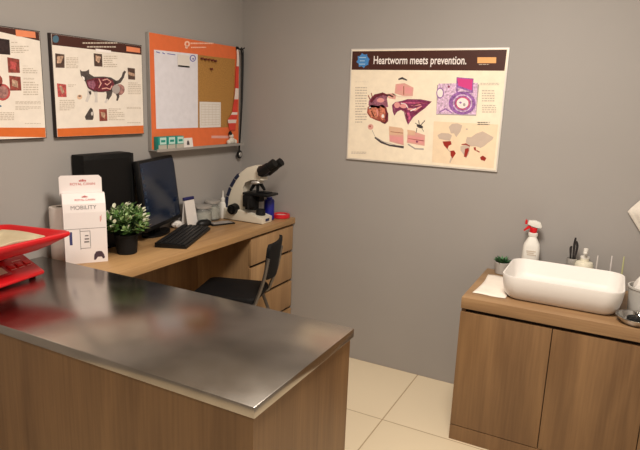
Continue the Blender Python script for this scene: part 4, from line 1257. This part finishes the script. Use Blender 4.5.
for x, top, colr, lab in ((2.172, 0.174, (206, 200, 196), 'thin pale stick behind the basin, nearest the soap pump'), (2.233, 0.182, (214, 208, 206), 'thin pale stick behind the basin, between the other two'),
                          (2.284, 0.186, (190, 192, 140), 'thin yellow-green stick behind the right end of the basin')):
    t = thing('dental_stick', lab, 'toothbrush', (x, -0.085, K), 0)
    MB().lathe([(0.012, 0), (0.012, 0.004), (0.005, 0.008)], n=16).build('foot', WHITE, t)
    MB().tube([(0, 0, 0.006), (0.001, 0, 0.09), (0, 0, top)], [0.0042, 0.0042, 0.0036, 0.003], n=8).build('stick', mat('stick_%d' % colr[0], colr, 0.4), t)

b = MB()
N = 12
g_ = []
for i in range(N + 1):
    for j in range(N + 1):
        u, v_ = i / N, j / N
        x = 1.672 + u * (0.150 - 0.03 * v_) + 0.010 * math.sin(v_ * PI)
        y = -0.484 + v_ * 0.350 + 0.004 * math.sin(u * 7)
        g_.append((x, y, K + 0.0055 + 0.0012 * math.sin(9 * u + 4 * v_) * math.sin(7 * v_)))
b._add(g_, [(i * (N + 1) + j, (i + 1) * (N + 1) + j, (i + 1) * (N + 1) + j + 1, i * (N + 1) + j + 1) for i in range(N) for j in range(N)])
o = b.build('folded_cloth', mat('white_cloth', (236, 226, 214), 0.9, bump=0.3, bscale=200), None, smooth=80)
sm = o.modifiers.new('thick', 'SOLIDIFY')
sm.thickness = 0.004
tag(o, 'flat folded white cloth on the left end of the vanity worktop', 'cloth')

t = thing('plastic_tub', 'pale grey round tub right of the basin', 'tub', (2.385, -0.330, K), 0)
MB().lathe([(0.062, 0), (0.066, 0.004), (0.074, 0.112), (0.078, 0.114), (0.078, 0.122), (0.072, 0.122), (0.070, 0.110), (0.062, 0.01), (0.01, 0.008)], n=40).build('tub_wall', mat('tub_grey', (186, 182, 176), 0.4), t)
b = MB()
rings = []
for i in range(11):
    ph = PI * i / 10
    rings.append([((0.060 * math.sin(ph) + 0.001) * (1 + 0.16 * rnd.uniform(-1, 1)) * math.cos(2 * PI * j / 22), (0.060 * math.sin(ph) + 0.001) * (1 + 0.16 * rnd.uniform(-1, 1)) * math.sin(2 * PI * j / 22), 0.082 * (1 - math.cos(ph)) + 0.004 * rnd.uniform(-1, 1) + 0.004) for j in range(22)])
b.loft(rings)
tag(b.build('crumpled_towel', mat('cloth_white', (226, 220, 214), 0.9), None, smooth=50, loc=(2.385, -0.330, K + 0.009)), 'crumpled white cloth stuffed into the grey tub', 'cloth')
t = thing('steel_dish', 'shiny round steel dish at the front of the worktop right of the basin', 'dish', (2.352, -0.486, K), 0)
MB().lathe([(0.045, 0), (0.060, 0.004), (0.074, 0.026), (0.080, 0.028), (0.080, 0.030), (0.072, 0.029), (0.056, 0.008), (0.01, 0.005)], n=40).build('bowl', CHROME, t)
t = thing('sink_plug', 'small dark glossy plug with a knob lying in the steel dish', 'plug', (2.352, -0.482, K + 0.0062), 0)
MB().lathe([(0.030, 0.001), (0.036, 0.006), (0.036, 0.016), (0.028, 0.020)], n=28).build('disc', BLACK, t)
MB().lathe([(0.007, 0.0202), (0.006, 0.03), (0.012, 0.036), (0.012, 0.044), (0.004, 0.047)], n=20).build('knob', CHROME, t)

# towel on a hook
t = thing('hanging_towel', 'white towel corner hanging on the back wall at the right edge', 'towel', (2.42, -0.004, 1.30), 0)
b = MB()
N = 18
g_ = []
for i in range(N + 1):
    u = -1 + 2 * i / N
    for j in range(N + 1):
        v_ = j / N
        wdt = 0.010 + 0.140 * (v_ / 0.55 if v_ < 0.55 else 1 - 0.75 * (v_ - 0.55) / 0.45)
        bot = 0.335 - 0.01 * abs(u)
        x = u * wdt
        z = -v_ * bot
        g_.append((x, -0.024 - 0.014 * math.sin(u * 9 + 0.6) * min(1, v_ * 2), z))
b._add(g_, [(i * (N + 1) + j, (i + 1) * (N + 1) + j, (i + 1) * (N + 1) + j + 1, i * (N + 1) + j + 1) for i in range(N) for j in range(N)])
o = b.build('cloth', mat('towel_white', (232, 224, 212), 0.95, bump=0.6, bscale=260), t, smooth=80)
sm = o.modifiers.new('thick', 'SOLIDIFY')
sm.thickness = 0.006
b = MB()
b.box(2.40, 2.44, -0.008, -0.001, 1.28, 1.33, 0.003)
b.tube([(2.42, -0.006, 1.31), (2.42, -0.028, 1.298), (2.42, -0.044, 1.312)], 0.004)
tag(b.build('towel_hook', CHROME), 'chrome wall hook holding the white towel', 'hook')
